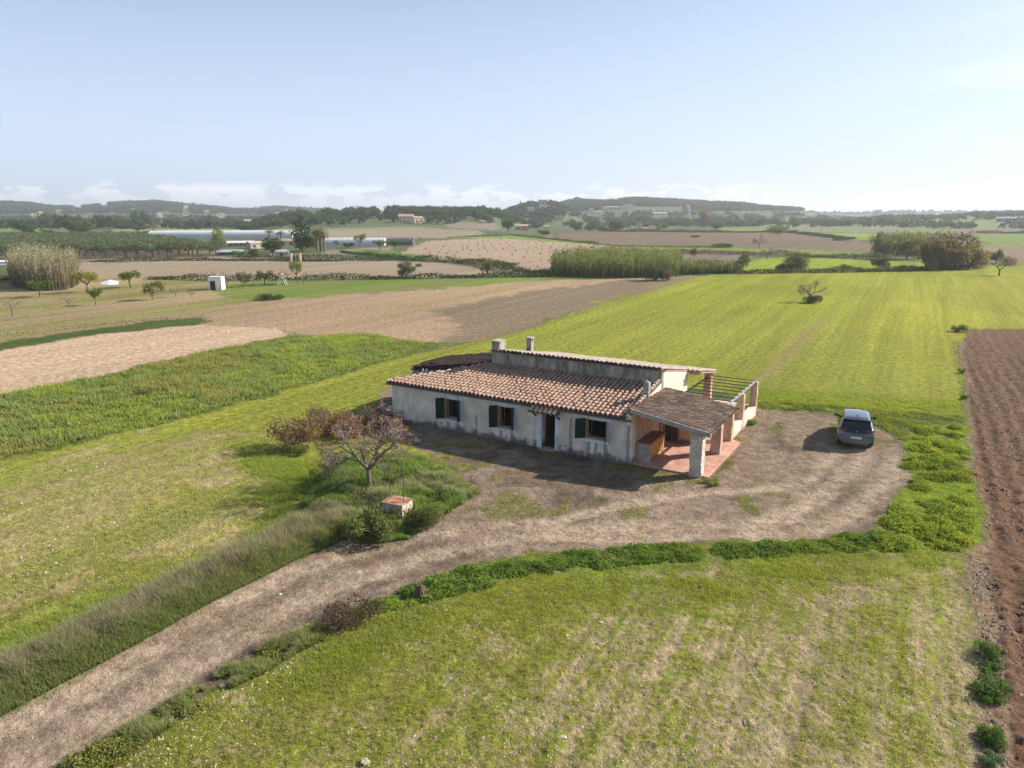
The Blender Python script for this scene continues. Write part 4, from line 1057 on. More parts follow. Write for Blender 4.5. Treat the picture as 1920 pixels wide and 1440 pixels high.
def leaves(P, size, col, rg, up=.3):
    """small leaf faces round the points P"""
    n = len(P); size = np.broadcast_to(size, (n,))
    d = rg.normal(0, 1, (n, 3)); d[:, 2] += up; d /= np.linalg.norm(d, axis=1)[:, None]
    r = rg.normal(0, 1, (n, 3)); u = np.cross(d, r); u /= np.linalg.norm(u, axis=1)[:, None] + 1e-9; v = np.cross(d, u)
    s = size[:, None]
    V = np.stack([P - u * s * .5, P - v * s * .32, P + u * s * .5, P + v * s * .32], 1).reshape(-1, 3)
    C = np.repeat(np.broadcast_to(col, (n, 3)), 4, axis=0)
    return V, [np.arange(4 * n).reshape(-1, 4)], C
def vary(col, n, rg, amt=.25, hue=.12):
    c = np.tile(np.array(col, float), (n, 1)) * rg.uniform(1 - amt, 1 + amt, (n, 1))
    return np.clip(c * rg.uniform(1 - hue, 1 + hue, (n, 3)), .003, .95)
def stuff(name, V, F_, C, m, label=None):
    o = build(name, V, F_, C, m); o['kind'] = 'stuff'
    if label: o['label'] = label
    return o
def cat(*items):
    Vs, Fs, Cs, n = [], [], [], 0
    for V, F_, C in items:
        Vs.append(V); Cs.append(C)
        for f in F_: Fs.append(np.asarray(f) + n)
        n += len(V)
    return np.concatenate(Vs), merge_faces(Fs), np.concatenate(Cs)

rg = np.random.default_rng(101)
# --- tall dry grass along the left side of the track
VP = [(-420, 1540), (-200, 1450), (0, 1345), (200, 1240), (400, 1128), (560, 1050), (655, 1008), (640, 965), (600, 960), (500, 1018), (400, 1062), (200, 1160), (0, 1262), (-300, 1400), (-500, 1500)]
q = rpoly(VP, 95000, rg); X, Y = q.T
Cl = [P0(-400, 1530), P0(0, 1345), P0(200, 1240), P0(400, 1128), P0(560, 1050), P0(655, 1008)]
dtr = ldist(Cl, X, Y)                                            # distance from the track edge
nn_ = fbm(X / .5, Y / .5, 3, 7)
h = (.15 + .36 * sstep(.0, .9, dtr)) * (.45 + 1.1 * nn_) * rg.uniform(.6, 1.3, len(X))
dry = np.clip(sstep(.35, 1.2, dtr) * (.5 + .9 * (fbm(X / 1.4, Y / 1.4, 3, 77) - .3)), 0, 1) > rg.uniform(0, 1, len(X))
cb = np.where(dry[:, None], vary((.13, .115, .075), len(X), rg), vary((.10, .115, .035), len(X), rg))
ct = np.where(dry[:, None], vary((.31, .265, .205), len(X), rg), vary((.20, .22, .085), len(X), rg))
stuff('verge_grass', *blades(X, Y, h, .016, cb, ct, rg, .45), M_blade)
# --- rough growth round the tree and the well
TB = [(590, 905), (640, 850), (700, 850), (790, 860), (860, 895), (895, 925), (840, 962), (800, 985), (775, 1010), (700, 1020), (650, 1008), (600, 965), (570, 950)]
q = rpoly(TB, 62000, rg); X, Y = q.T; cl = fbm(X / 1.1, Y / 1.1, 3, 17)
ok = cl > .34; X, Y, cl = X[ok], Y[ok], cl[ok]
wd = np.hypot(X + 4.78, Y - 27.0); ok = wd > .85; X, Y, cl = X[ok], Y[ok], cl[ok]
h = .12 + .85 * np.clip(cl - .3, 0, 1) * rg.uniform(.5, 1.4, len(X))
gr = (fbm(X / 1.7, Y / 1.7, 3, 27) > .5)[:, None]
cb = np.where(gr, vary((.085, .12, .03), len(X), rg), vary((.11, .12, .055), len(X), rg)); ct = np.where(gr, vary((.20, .27, .07), len(X), rg), vary((.28, .29, .17), len(X), rg))
stuff('rough_grass', *blades(X, Y, h, .024, cb, ct, rg, .5), M_blade)
# --- leafy weeds: patches of small leaves heaped in low clumps
def weeds(name, pts, nclump, per, hgt, col, seed, rad=(.12, .4), lsz=.06, thr=.42, label=None):
    r = np.random.default_rng(seed); q = rpoly(pts, nclump, r)
    cl = fbm(q[:, 0] / .8, q[:, 1] / .8, 4, seed) - .10 * (1 - sstep(0, .5, sdist(wpoly(pts), q[:, 0], q[:, 1]))); q = q[cl > thr]; cl = cl[cl > thr]
    n = len(q); R = r.uniform(*rad, n); Hc = hgt * (.35 + 3.2 * (cl - thr)) * r.uniform(.4, 1.6, n)
    k = np.repeat(np.arange(n), per); m = len(k)
    a = r.uniform(0, 2 * math.pi, m); rr_ = np.sqrt(r.uniform(0, 1, m)); zz = r.uniform(0.15, 1, m) ** .7 * np.sqrt(np.maximum(0, 1 - rr_ ** 2 * .8))
    X = q[k, 0] + np.cos(a) * rr_ * R[k]; Y = q[k, 1] + np.sin(a) * rr_ * R[k]
    Z = gz(X, Y) + zz * Hc[k]
    tone = vary((1, 1, 1), n, r, .28, .14)
    tone *= (.75 + .5 * fbm(q[:, 0] / 1.5 + 7, q[:, 1] / 1.5, 3, seed + 2))[:, None] * [1, 1, 1]; yl = fbm(q[:, 0] / 2.2, q[:, 1] / 2.2, 3, seed + 5)[:, None] > .55; tone = np.where(yl, tone * [1.18, 1.06, .9], tone)
    c = np.array(col) * tone[k] * r.uniform(.75, 1.25, (m, 1))
    stuff(name, *leaves(np.stack([X, Y, Z], 1), r.uniform(.6, 1.5, m) * lsz, c, r, .9), M_leaf, label)
WS = [(740, 1108), (860, 1070), (1000, 1043), (1200, 1024), (1400, 1019), (1560, 1010), (1640, 988), (1690, 1010), (1680, 1030), (1560, 1036), (1400, 1046), (1200, 1056), (1000, 1082), (900, 1104), (790, 1130), (700, 1150), (690, 1140)]
weeds('weed_strip', WS, 6500, 26, .15, (.21, .30, .06), 5, (.08, .24), .055, .385)
weeds('tall_weeds', WS, 1500, 26, .22, (.17, .25, .06), 55, (.06, .16), .06, .50)
WS2 = [(480, 1222), (560, 1190), (640, 1150), (690, 1140), (700, 1150), (640, 1185), (560, 1225), (500, 1262), (420, 1300), (330, 1360), (220, 1430), (150, 1490), (60, 1500), (120, 1440), (300, 1330), (400, 1270)]
weeds('verge_weeds', WS2, 2600, 26, .22, (.22, .25, .08), 6, (.08, .24), .055, .48)
q = rpoly(WS2, 26000, rg); X, Y = q.T; cl = fbm(X / .6, Y / .6, 3, 9); ok = cl > .5; X, Y, cl = X[ok], Y[ok], cl[ok]
stuff('verge_tufts', *blades(X, Y, .08 + .5 * (cl - .35) * rg.uniform(.5, 1.5, len(X)), .014, vary((.14, .15, .06), len(X), rg), vary((.26, .27, .12), len(X), rg), rg, .5), M_blade)
weeds('well_weeds', TB, 1500, 26, .38, (.16, .19, .07), 35, (.10, .3), .07, .48)
WR = [(1702, 800), (1804, 800), (1824, 905), (1832, 1000), (1820, 1036), (1740, 1034), (1650, 1032), (1636, 1000), (1690, 900), (1698, 850)]
weeds('yard_weeds', WR, 6500, 26, .24, (.30, .36, .05), 8, (.08, .30), .065, .52)
weeds('margin_weeds', [(1826, 1180), (1870, 1180), (1888, 1300), (1900, 1440), (1910, 1500), (1850, 1500), (1838, 1400), (1826, 1280)], 900, 26, .30, (.13, .19, .06), 36, (.08, .22), .055, .43)
weeds('yard_edge_weeds', [(1560, 775), (1640, 795), (1700, 830), (1704, 800), (1812, 792), (1812, 780), (1420, 752), (1420, 766)], 1500, 20, .14, (.26, .30, .06), 9, (.1, .3), .06, .44)
weeds('yard_sprouts', YARD[9:], 2600, 14, .05, (.17, .20, .05), 10, (.1, .4), .04, .56)
# --- sprouting crop, near and farther
def crop(name, pts, nt, per, hgt, col, seed, wdt, rmax=70, dk_=True, spread=.05, rowgain=1.0):
    r = np.random.default_rng(seed); q = rpoly(pts, nt, r)
    X, Y = q.T; al = X * ux + Y * uy; ac = -X * uy + Y * ux
    f = fbm(ac / 1.1, al / 14., 3, 91) * .5 + fbm(ac / 3.2, al / 60., 3, 97) * .5 + (fbm(X / .6, Y / .6, 3, 41) - .5) * .8
    row = np.cos(ac * 2 * math.pi / .32) * .10
    keep = (f + row * rowgain + r.normal(0, .05, len(X)) + (gmask(dens, X, Y) - .6) * .5) > .47
    sd_ = sdist(wpoly(pts), X, Y) + (fbm(X / 2.5, Y / 2.5, 3, seed + 3) - .5) * 4
    keep &= r.uniform(0, 1, len(X)) < sstep(-.3, 2.6, sd_)
    X, Y = X[keep], Y[keep]
    k = np.repeat(np.arange(len(X)), per); n = len(k)
    X = X[k] + r.normal(0, spread, n); Y = Y[k] + r.normal(0, spread, n)
    c = vary(col, n, r, .28, .14)
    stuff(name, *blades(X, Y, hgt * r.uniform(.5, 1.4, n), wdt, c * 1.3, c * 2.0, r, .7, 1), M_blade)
crop('crop_shoots', [(1640, 1032), (1815, 1038), (1835, 1200), (1850, 1440), (1850, 1520), (60, 1520), (150, 1440), (480, 1250), (730, 1132), (1000, 1082), (1400, 1046)], 46000, 6, .085, (.165, .165, .04), 12, .013)
crop('crop_shoots_top', [(600, 1190), (1000, 1080), (1400, 1045), (1640, 1032), (1815, 1036), (1800, 1100), (1400, 1125), (1200, 1140), (960, 1210), (860, 1215), (700, 1270), (460, 1320)], 16000, 6, .11, (.145, .16, .03), 13, .014, rowgain=.2)
crop('left_field_shoots', [(0, 870), (300, 825), (540, 800), (600, 860), (620, 940), (560, 1010), (300, 1135), (0, 1255), (-300, 1400), (-400, 1000)], 24000, 5, .09, (.19, .19, .07), 14, .02)
crop('lush_shoots', [(440, 830), (560, 850), (620, 900), (612, 950), (540, 1010), (400, 1075), (200, 1160), (0, 1245), (-200, 1300), (0, 1190), (300, 1070), (470, 980), (480, 930)], 15000, 6, .14, (.14, .165, .035), 15, .018, rowgain=.3)
crop('edge_shoots', [(1380, 722), (1500, 738), (1812, 756), (1812, 782), (1600, 770), (1420, 758)], 6000, 5, .12, (.15, .17, .035), 16, .03, rowgain=.2)
# tall green strip on the left
q = rpoly([(-200, 800), (0, 742), (200, 704), (350, 669), (540, 633), (680, 627), (810, 645), (750, 670), (600, 713), (300, 797), (0, 860), (-200, 920)], 60000, rg); X, Y = q.T; cl = fbm(X / 1.5, Y / 1.5, 4, 31)
br_ = fbm(X / 4., Y / 4., 4, 57); sc_ = np.where((br_ > .58)[:, None], np.array([1.18, .98, .95]), np.where((br_ < .42)[:, None], np.array([1.2, 1.15, .8]), np.array([1., 1, 1])))
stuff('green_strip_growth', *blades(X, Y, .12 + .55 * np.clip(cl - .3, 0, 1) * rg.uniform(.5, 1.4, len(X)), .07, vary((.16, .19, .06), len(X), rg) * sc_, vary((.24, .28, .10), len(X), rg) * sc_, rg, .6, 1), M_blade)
# --- stones lying in the fields
def stones(name, pts, n, s0, s1, seed, col=(.46, .38, .28), msk=None):
    r = np.random.default_rng(seed); q = rpoly(pts, n, r); X, Y = q.T
    cl = fbm(X / 1.2, Y / 1.2, 3, seed + 1); ok = cl + r.normal(0, .08, n) > .46; X, Y = X[ok], Y[ok]; n = len(X)
    s = s0 + (s1 - s0) * r.uniform(0, 1, n) ** 4
    base_ = np.array([(1, 0, 0), (.3, .9, 0), (-.8, .6, 0), (-.9, -.5, 0), (.2, -1, 0), (.35, .15, .7), (-.3, .2, .62), (-.1, -.4, .6)])
    V = base_[None] * (s[:, None, None] * r.uniform(.6, 1.3, (n, 8, 3))); a = r.uniform(0, 6.28, n); c_, s_ = np.cos(a)[:, None], np.sin(a)[:, None]
    V = np.stack([V[..., 0] * c_ - V[..., 1] * s_, V[..., 0] * s_ + V[..., 1] * c_, V[..., 2]], -1)
    V += np.stack([X, Y, gz(X, Y) - s * .1], 1)[:, None, :]
    F3 = np.array([(0, 1, 5), (1, 6, 5), (1, 2, 6), (2, 3, 6), (3, 7, 6), (3, 4, 7), (4, 5, 7), (4, 0, 5), (5, 6, 7)])
    Fx = (np.arange(n) * 8)[:, None, None] + F3[None]
    stuff(name, V.reshape(-1, 3), [Fx.reshape(-1, 3)], np.repeat(vary(col, n, r, .3, .06), 8, axis=0), M_stone)
stones('field_stones', [(1640, 1040), (1850, 1040), (1880, 1440), (1880, 1520), (60, 1520), (150, 1440), (480, 1255), (730, 1140), (1000, 1090), (1400, 1055)], 40000, .010, .042, 21)
stones('left_field_stones', [(0, 870), (300, 825), (540, 800), (560, 900), (440, 960), (300, 1100), (0, 1230), (-300, 1300), (-400, 1000)], 3500, .015, .07, 22, (.42, .36, .26))
stones('margin_stones', [(1815, 1040), (1855, 1060), (1900, 1440), (1920, 1520), (1845, 1520), (1838, 1200)], 2600, .012, .06, 23, (.42, .32, .24))
stones('plough_clods', [(1812, 640), (1960, 640), (2300, 1520), (1905, 1520), (1850, 1060), (1826, 860)], 26000, .02, .085, 24, (.33, .22, .155))
stones('yard_grit', YARD[9:] + [(-300, 1480), (0, 1350), (200, 1240), (400, 1130), (560, 1052), (640, 1012), (760, 1020), (830, 965), (890, 935)], 7000, .012, .05, 25, (.34, .28, .22))
# dry leaf litter and stalks on the yard and beside the track
q = rpoly([(-200, 1440), (0, 1350), (400, 1130), (640, 1012), (760, 1020), (890, 935), (850, 880), (900, 850), (1180, 880), (1300, 900), (1420, 764), (1560, 776), (1700, 830), (1696, 900), (1640, 985), (1400, 1016), (1000, 1040), (760, 1098), (480, 1238), (100, 1450)], 9000, rg); X, Y = q.T
cl = fbm(X / 1.0, Y / 1.0, 4, 51); ok = (cl + rg.normal(0, .06, len(X)) > .5) & (gmask(tw, X, Y) < .3); X, Y = X[ok], Y[ok]; n = len(X)
dkk = rg.uniform(0, 1, (n, 1)) < .7
stuff('leaf_litter', *leaves(np.stack([X, Y, gz(X, Y) + .015], 1), rg.uniform(.02, .07, n), np.where(dkk, vary((.10, .075, .055), n, rg), vary((.36, .28, .19), n, rg)), rg, 2.5), M_leaf)

# --- single big stones beside the track
def rock(x, y, s, label, col):
    p = place(x, y); r = np.random.default_rng(int(x)); mb = MB()
    nu, nv = 8, 5; V = []
    for i in range(nv):
        th = math.pi * (i + .5) / nv
        for j in range(nu):
            ph = 2 * math.pi * j / nu; k = s * r.uniform(.75, 1.2)
            V.append((k * math.sin(th) * math.cos(ph), .8 * k * math.sin(th) * math.sin(ph), .42 * k * math.cos(th) + s * .15))
    mb.add(V, [[(i * nu + j, (i + 1) * nu + j, (i + 1) * nu + (j + 1) % nu, i * nu + (j + 1) % nu) for i in range(nv - 1) for j in range(nu)], [tuple(range(nu))], [tuple(range((nv - 1) * nu, nv * nu))[::-1]]], col)
    o = mb.build('stone', M_stone, None, smooth=False, loc=(p[0], p[1], float(gz(p[0], p[1])))); tag(o, label, 'stone'); return o
rock(483, 1256, .16, 'largest pale stone lying at the verge of the lower field', (.48, .40, .32))
rock(418, 1287, .10, 'small cream stone on the verge left of the largest pale stone', (.50, .45, .34))
rock(525, 1115, .07, 'white stone lying in the middle of the dirt track', (.6, .54, .5))
rock(685, 1431, .13, 'pale flat stone at the very bottom of the lower field', (.44, .37, .28))
rock(1055, 1383, .10, 'rounded pale stone in the lower field left of the bottom right tufts', (.45, .38, .30))
rock(1127, 1168, .09, 'grey stone on the rim of the bright green shoots', (.45, .42, .38))

# ---------- shrubs and trees ------------------------------------------------
def lobes_pts(lobes, n, r, shell=.55):
    w = np.array([l[3] * l[4] * l[5] for l in lobes]) ** .7; k = r.choice(len(lobes), n, p=w / w.sum()); L = np.array(lobes)[k]
    d = r.normal(0, 1, (n, 3)); d /= np.linalg.norm(d, axis=1)[:, None]
    rad = (shell + (1 - shell) * r.uniform(0, 1, n)) * r.uniform(.72, 1.12, n)
    return L[:, :3] + d * L[:, 3:6] * rad[:, None], k
def limb(mb, p, q, r0, r1, rg_, k=5, n=4, wob=.12, col=(.16, .13, .10)):
    p = np.array(p, float); q = np.array(q, float); L = np.linalg.norm(q - p)
    pts = [p + (q - p) * t + rg_.normal(0, wob * L / n, 3) * (0 < t < 1) for t in np.linspace(0, 1, n + 1)]
    rs = np.linspace(r0, r1, n + 1); mb.seg(pts[:-1], pts[1:], rs[:-1], rs[1:], k, col); return pts
def tree(name, lobes, nleaf, lsz, col, seed, trunk_h, tr, barkc=(.16, .13, .10), col2=None, shell=.5, amt=.3, stems=1, crown='crown', blade=False):
    r = np.random.default_rng(seed); root = empty(name)
    P, k = lobes_pts(lobes, nleaf, r, shell)
    tone = vary((1, 1, 1), len(lobes), r, .16, .07)
    c = vary(col, nleaf, r, amt, .1) * tone[k]
    if col2 is not None:
        m = (r.uniform(0, 1, nleaf) < .35); c[m] = vary(col2, m.sum(), r, amt, .1)
    P[:, 2] = np.maximum(P[:, 2], .03)
    cr_ = build(crown, *leaves(P, r.uniform(.6, 1.4, nleaf) * lsz, c, r, .4)[:2], leaves(P, 1, c, r)[2], M_leaf, root)
    mb = MB()
    for s in range(stems):
        b0 = np.array([0, 0, -.1]) + (r.normal(0, .25, 3) * [1, 1, 0] if stems > 1 else 0)
        tp = limb(mb, b0, (r.normal(0, .12), r.normal(0, .12), trunk_h), tr, tr * .7, r, 7, 4, .10, barkc)[-1]
        for i in r.permutation(len(lobes))[:min(len(lobes), 9 if stems == 1 else 4)]:
            l = lobes[i]; limb(mb, tp, (l[0], l[1], l[2] + l[5] * .1), tr * .5, tr * .12, r, 5, 4, .18, barkc)
    tk = mb.build('trunk', M_bark, root)
    KIDS[root.name] = [cr_, tk]; root['_used'] = 0
    return root
def rl(seed, n, R, zc, zr, lr, flat=.8):
    r = np.random.default_rng(seed); out = []
    for i in range(n):
        a = 2 * math.pi * i / n + r.normal(0, .4); d = R * math.sqrt(r.uniform(.05, 1))
        s = lr * r.uniform(.7, 1.25); out.append((math.cos(a) * d, math.sin(a) * d, zc + r.uniform(-1, 1) * zr * (1 - d / R * .5), s, s, s * flat))
    return out
PR = {}
PR['olive'] = [tree('olive_tree', rl(s, 11, 1.9, 2.9, .9, 1.15), 850, .34, (.105, .125, .07), s, 1.5, .2, col2=(.16, .18, .12)) for s in (1, 2, 3)]
PR['broad'] = [tree('broadleaf_tree', rl(s, 15, 2.6, 3.1, 1.9, 1.5), 1300, .46, (.055, .08, .028), s, 1.1, .26, col2=(.085, .11, .04)) for s in (4, 5, 6)]
PR['fruit'] = [tree('fruit_tree', rl(s, 12, 1.9, 2.5, .5, .9, .75), 1500, .22, (.075, .11, .03), s, 1.4, .17, col2=(.13, .14, .05), shell=.4) for s in (7, 8)]
PR['autumn'] = [tree('autumn_tree', rl(s, 12, 1.9, 2.6, .55, .95, .8), 1500, .22, (.26, .22, .035), s, 1.3, .17, col2=(.13, .15, .03), shell=.4) for s in (9,)]
PR['mass'] = [tree('thicket_tree', rl(s, 20, 2.6, 2.2, 1.9, 1.25), 2600, .30, (.125, .115, .07), s, .6, .2, (.2, .17, .14), col2=(.19, .15, .11), shell=.35) for s in (81, 82)]
PR['gappy'] = [tree('sparse_tree', rl(s, 14, 1.9, 2.5, 1.4, 1.0), 1100, .30, (.12, .12, .06), s, 1.0, .12, (.17, .14, .12), col2=(.20, .16, .12), shell=.2) for s in (10, 11)]
PR['pine'] = [tree('pine_tree', [(x * .9, y * .9, z, s, s, s * .8) for x, y, z, s in [(0, 0, 3, 3.0), (1.5, .5, 4.2, 2.4), (-1.7, .2, 4.8, 2.5), (.4, 1.5, 6, 2.3), (-.6, -1.3, 6.6, 2.2), (1.2, -.6, 7.8, 1.8), (-.9, .6, 8.6, 1.7), (.1, 0, 10, 1.3), (2.2, -1, 2.6, 1.9), (-2.4, 0, 2.8, 2.0)]], 2200, .5, (.045, .062, .022), 12, 2.5, .4, col2=(.07, .085, .03))]
PR['yellow'] = [tree('yellow_poplar', [(0, 0, 3, 1.8, 1.8, 2.2), (.9, .3, 4.6, 1.3, 1.3, 1.8), (-1, 0, 4.4, 1.4, 1.4, 1.8), (.1, -.4, 6, 1.2, 1.2, 1.7), (.4, .6, 2.2, 1.7, 1.7, 1.5)], 1300, .36, (.24, .25, .05), 13, 1.2, .2, col2=(.14, .17, .04))]
PR['shrub'] = [tree('shrub', rl(s, 10, .9, .5, .3, .5, .85), 2600, .10, (.085, .105, .04), s, .3, .06, col2=(.12, .13, .06), stems=3) for s in (14, 15)]
PR['dryshrub'] = [tree('dry_shrub', rl(s, 12, 1.0, .55, .4, .5, .9), 2800, .085, (.23, .18, .13), s, .3, .05, (.2, .15, .12), col2=(.13, .11, .07), stems=4) for s in (16,)]
PR['cypress'] = [tree('cypress', [(0, 0, 1.6, .75, .75, 1.5), (0, 0, 3.6, .7, .7, 1.6), (0, 0, 5.6, .5, .5, 1.5), (0, 0, 7, .25, .25, .9)], 700, .34, (.03, .045, .02), 17, .8, .12)]
def bare_proto(seed, H_=4.5, spread=1.0, n1=4, twig=(.24, .20, .17), barkc=(.20, .17, .14), leafc=None, nl=0, depth=6, r0=.16, name='bare_tree', upb=.25, trunk=.28):
    r = np.random.default_rng(seed); root = empty(name); S0, S1, R0, R1, D, ends = [], [], [], [], [], []
    def grow(p, d, L, rad, k):
        q = p + d * L; S0.append(p); S1.append(q); R0.append(rad); R1.append(rad * .78); D.append(k)
        if k == 0: ends.append(q); return
        nb = 2 + (r.uniform() < .55) + (k <= 2)
        for i in range(nb):
            ax = r.normal(0, 1, 3); nd = d + ax * (.50 * spread) + np.array([0, 0, upb * (.4 + .2 * k / depth)]); nd[2] *= .88; nd /= np.linalg.norm(nd)
            grow(q, nd, L * r.uniform(.66, .88), rad * r.uniform(.52, .72), k - 1)
    L0 = H_ * trunk
    tp = np.array([.05, 0, L0]); S0.append(np.array([0, 0, -.1])); S1.append(tp); R0.append(r0); R1.append(r0 * .85); D.append(depth + 1)
    for i in range(n1):
        a = 2 * math.pi * i / n1 + r.normal(0, .3); d = np.array([math.cos(a) * spread * .8, math.sin(a) * spread * .8, .9]); d /= np.linalg.norm(d)
        grow(tp, d, H_ * .2, r0 * .62, depth - 1)
    S0, S1, R0, R1, D = map(np.array, (S0, S1, R0, R1, D)); zs = max(S1[:, 2].max(), .1); k_ = H_ / zs
    S0[:, 2] *= k_; S1[:, 2] *= k_
    big = D >= 3; mb = MB(); mb.seg(S0[big], S1[big], R0[big], R1[big], 6, barkc); tk = mb.build('trunk', M_bark, root)
    sm = ~big; mb = MB(); mb.seg(S0[sm], S1[sm], np.maximum(R0[sm], .007), np.maximum(R1[sm], .005), 3, vary(twig, sm.sum(), r, .25, .08)); tw_ = mb.build('twigs', M_bark, root)
    kids = [tk, tw_]
    if nl:
        E = S1[sm]; P = E[r.integers(0, len(E), nl)] + r.normal(0, .05, (nl, 3))
        kids.append(build('leaves', *leaves(P, r.uniform(.04, .1, nl), vary(leafc, nl, r, .35, .12), r, -.6), M_leaf, root))
    KIDS[root.name] = kids; root['_used'] = 0; root['_h'] = H_
    return root, E if nl else None
PR['bare'] = [bare_proto(31, 4.5, 1.0, 4, depth=6)[0], bare_proto(32, 4.5, 1.15, 3, depth=6)[0]]
def palm():
    r = np.random.default_rng(51); root = empty('palm_tree'); mb = MB(); limb(mb, (0, 0, -.1), (.15, 0, 6.2), .26, .2, r, 8, 5, .03, (.17, .13, .09)); tk = mb.build('trunk', M_bark, root)
    mb = MB()
    for i in range(46):
        a = r.uniform(0, 6.28); e = r.uniform(-.9, 1.2); L = r.uniform(1.3, 1.8); d = np.array([math.cos(a) * math.cos(e), math.sin(a) * math.cos(e), math.sin(e)])
        p0 = np.array([.15, 0, 6.3]) + d * .2; side_ = np.cross(d, (0, 0, 1)); side_ /= np.linalg.norm(side_) + 1e-9
        mid = p0 + d * L * .6; tip = p0 + d * L + np.array([0, 0, -.35 * L])
        col = (.16, .19, .06) if e > -.2 else (.24, .19, .10)
        for j in range(5):
            off = side_ * (j - 2) * .16 * L
            mb.add([p0, mid + off * .8 - side_ * .05, mid + off * .8 + side_ * .05, tip + off * 1.3 + [0, 0, -.1 * abs(j - 2)]], [[(0, 1, 2)], [(1, 3, 2)]], np.array(col) * r.uniform(.7, 1.3))
    c = mb.build('fronds', M_leaf, root); KIDS[root.name] = [c, tk]; root['_used'] = 0; return root
PR['palm'] = [palm()]
HGT = dict(mass=5.2, olive=4.6, broad=6.0, fruit=3.5, autumn=3.6, gappy=4.6, pine=11.3, yellow=7.6, shrub=1.5, dryshrub=1.6, cypress=7.8, bare=4.5, palm=8.0)
WID = dict(mass=7.2, olive=5.6, broad=7.6, fruit=4.7, autumn=4.8, gappy=5.2, pine=7.4, yellow=4.4, shrub=2.5, dryshrub=2.7, cypress=1.5, bare=5.0, palm=3.6)
CATN = dict(mass='tree', olive='tree', broad='tree', fruit='tree', autumn='tree', gappy='tree', pine='tree', yellow='tree', shrub='bush', dryshrub='bush', cypress='tree', bare='tree', palm='palm')
rt = np.random.default_rng(77)
TINT = 1.25
def put(kind, p, hm, wm, label, tint=(1, 1, 1), group=None, cat_=None):
    vs_ = PR[kind]; pr = vs_[rt.integers(len(vs_))]
    if any(v['_used'] == 0 for v in vs_): pr = [v for v in vs_ if v['_used'] == 0][0]
    o = pr if pr['_used'] == 0 else dup(pr)
    if o is pr: pr['_used'] = 1
    elif '_used' in o: del o['_used']
    o.location = (p[0], p[1], p[2] - .03 * hm); o.rotation_euler = (0, 0, rt.uniform(0, 6.28))
    sx = wm / WID[kind]; o.scale = (sx * rt.uniform(.93, 1.07), sx * rt.uniform(.93, 1.07), hm / HGT[kind])
    kids = [c for c in o.children] or [c for c in COL.objects if c.parent is o]
    t_ = [t * TINT * rt.uniform(.93, 1.07) for t in tint]
    for c in kids:
        if not c.name.startswith('trunk'): c.color = (*t_, 1)
    tag(o, label, cat_ or CATN[kind], group); return o
def tree_at(kind, x, yb, hpx, wpx, label, tint=(1, 1, 1), group=None, cat_=None):
    p = place(x, yb); zc = depth(p); p[2] = float(gz(p[0], p[1])) if p[1] < 400 else p[2]
    return put(kind, p, hpx * zc / F / .975, wpx * zc / F, label, tint, group, cat_)
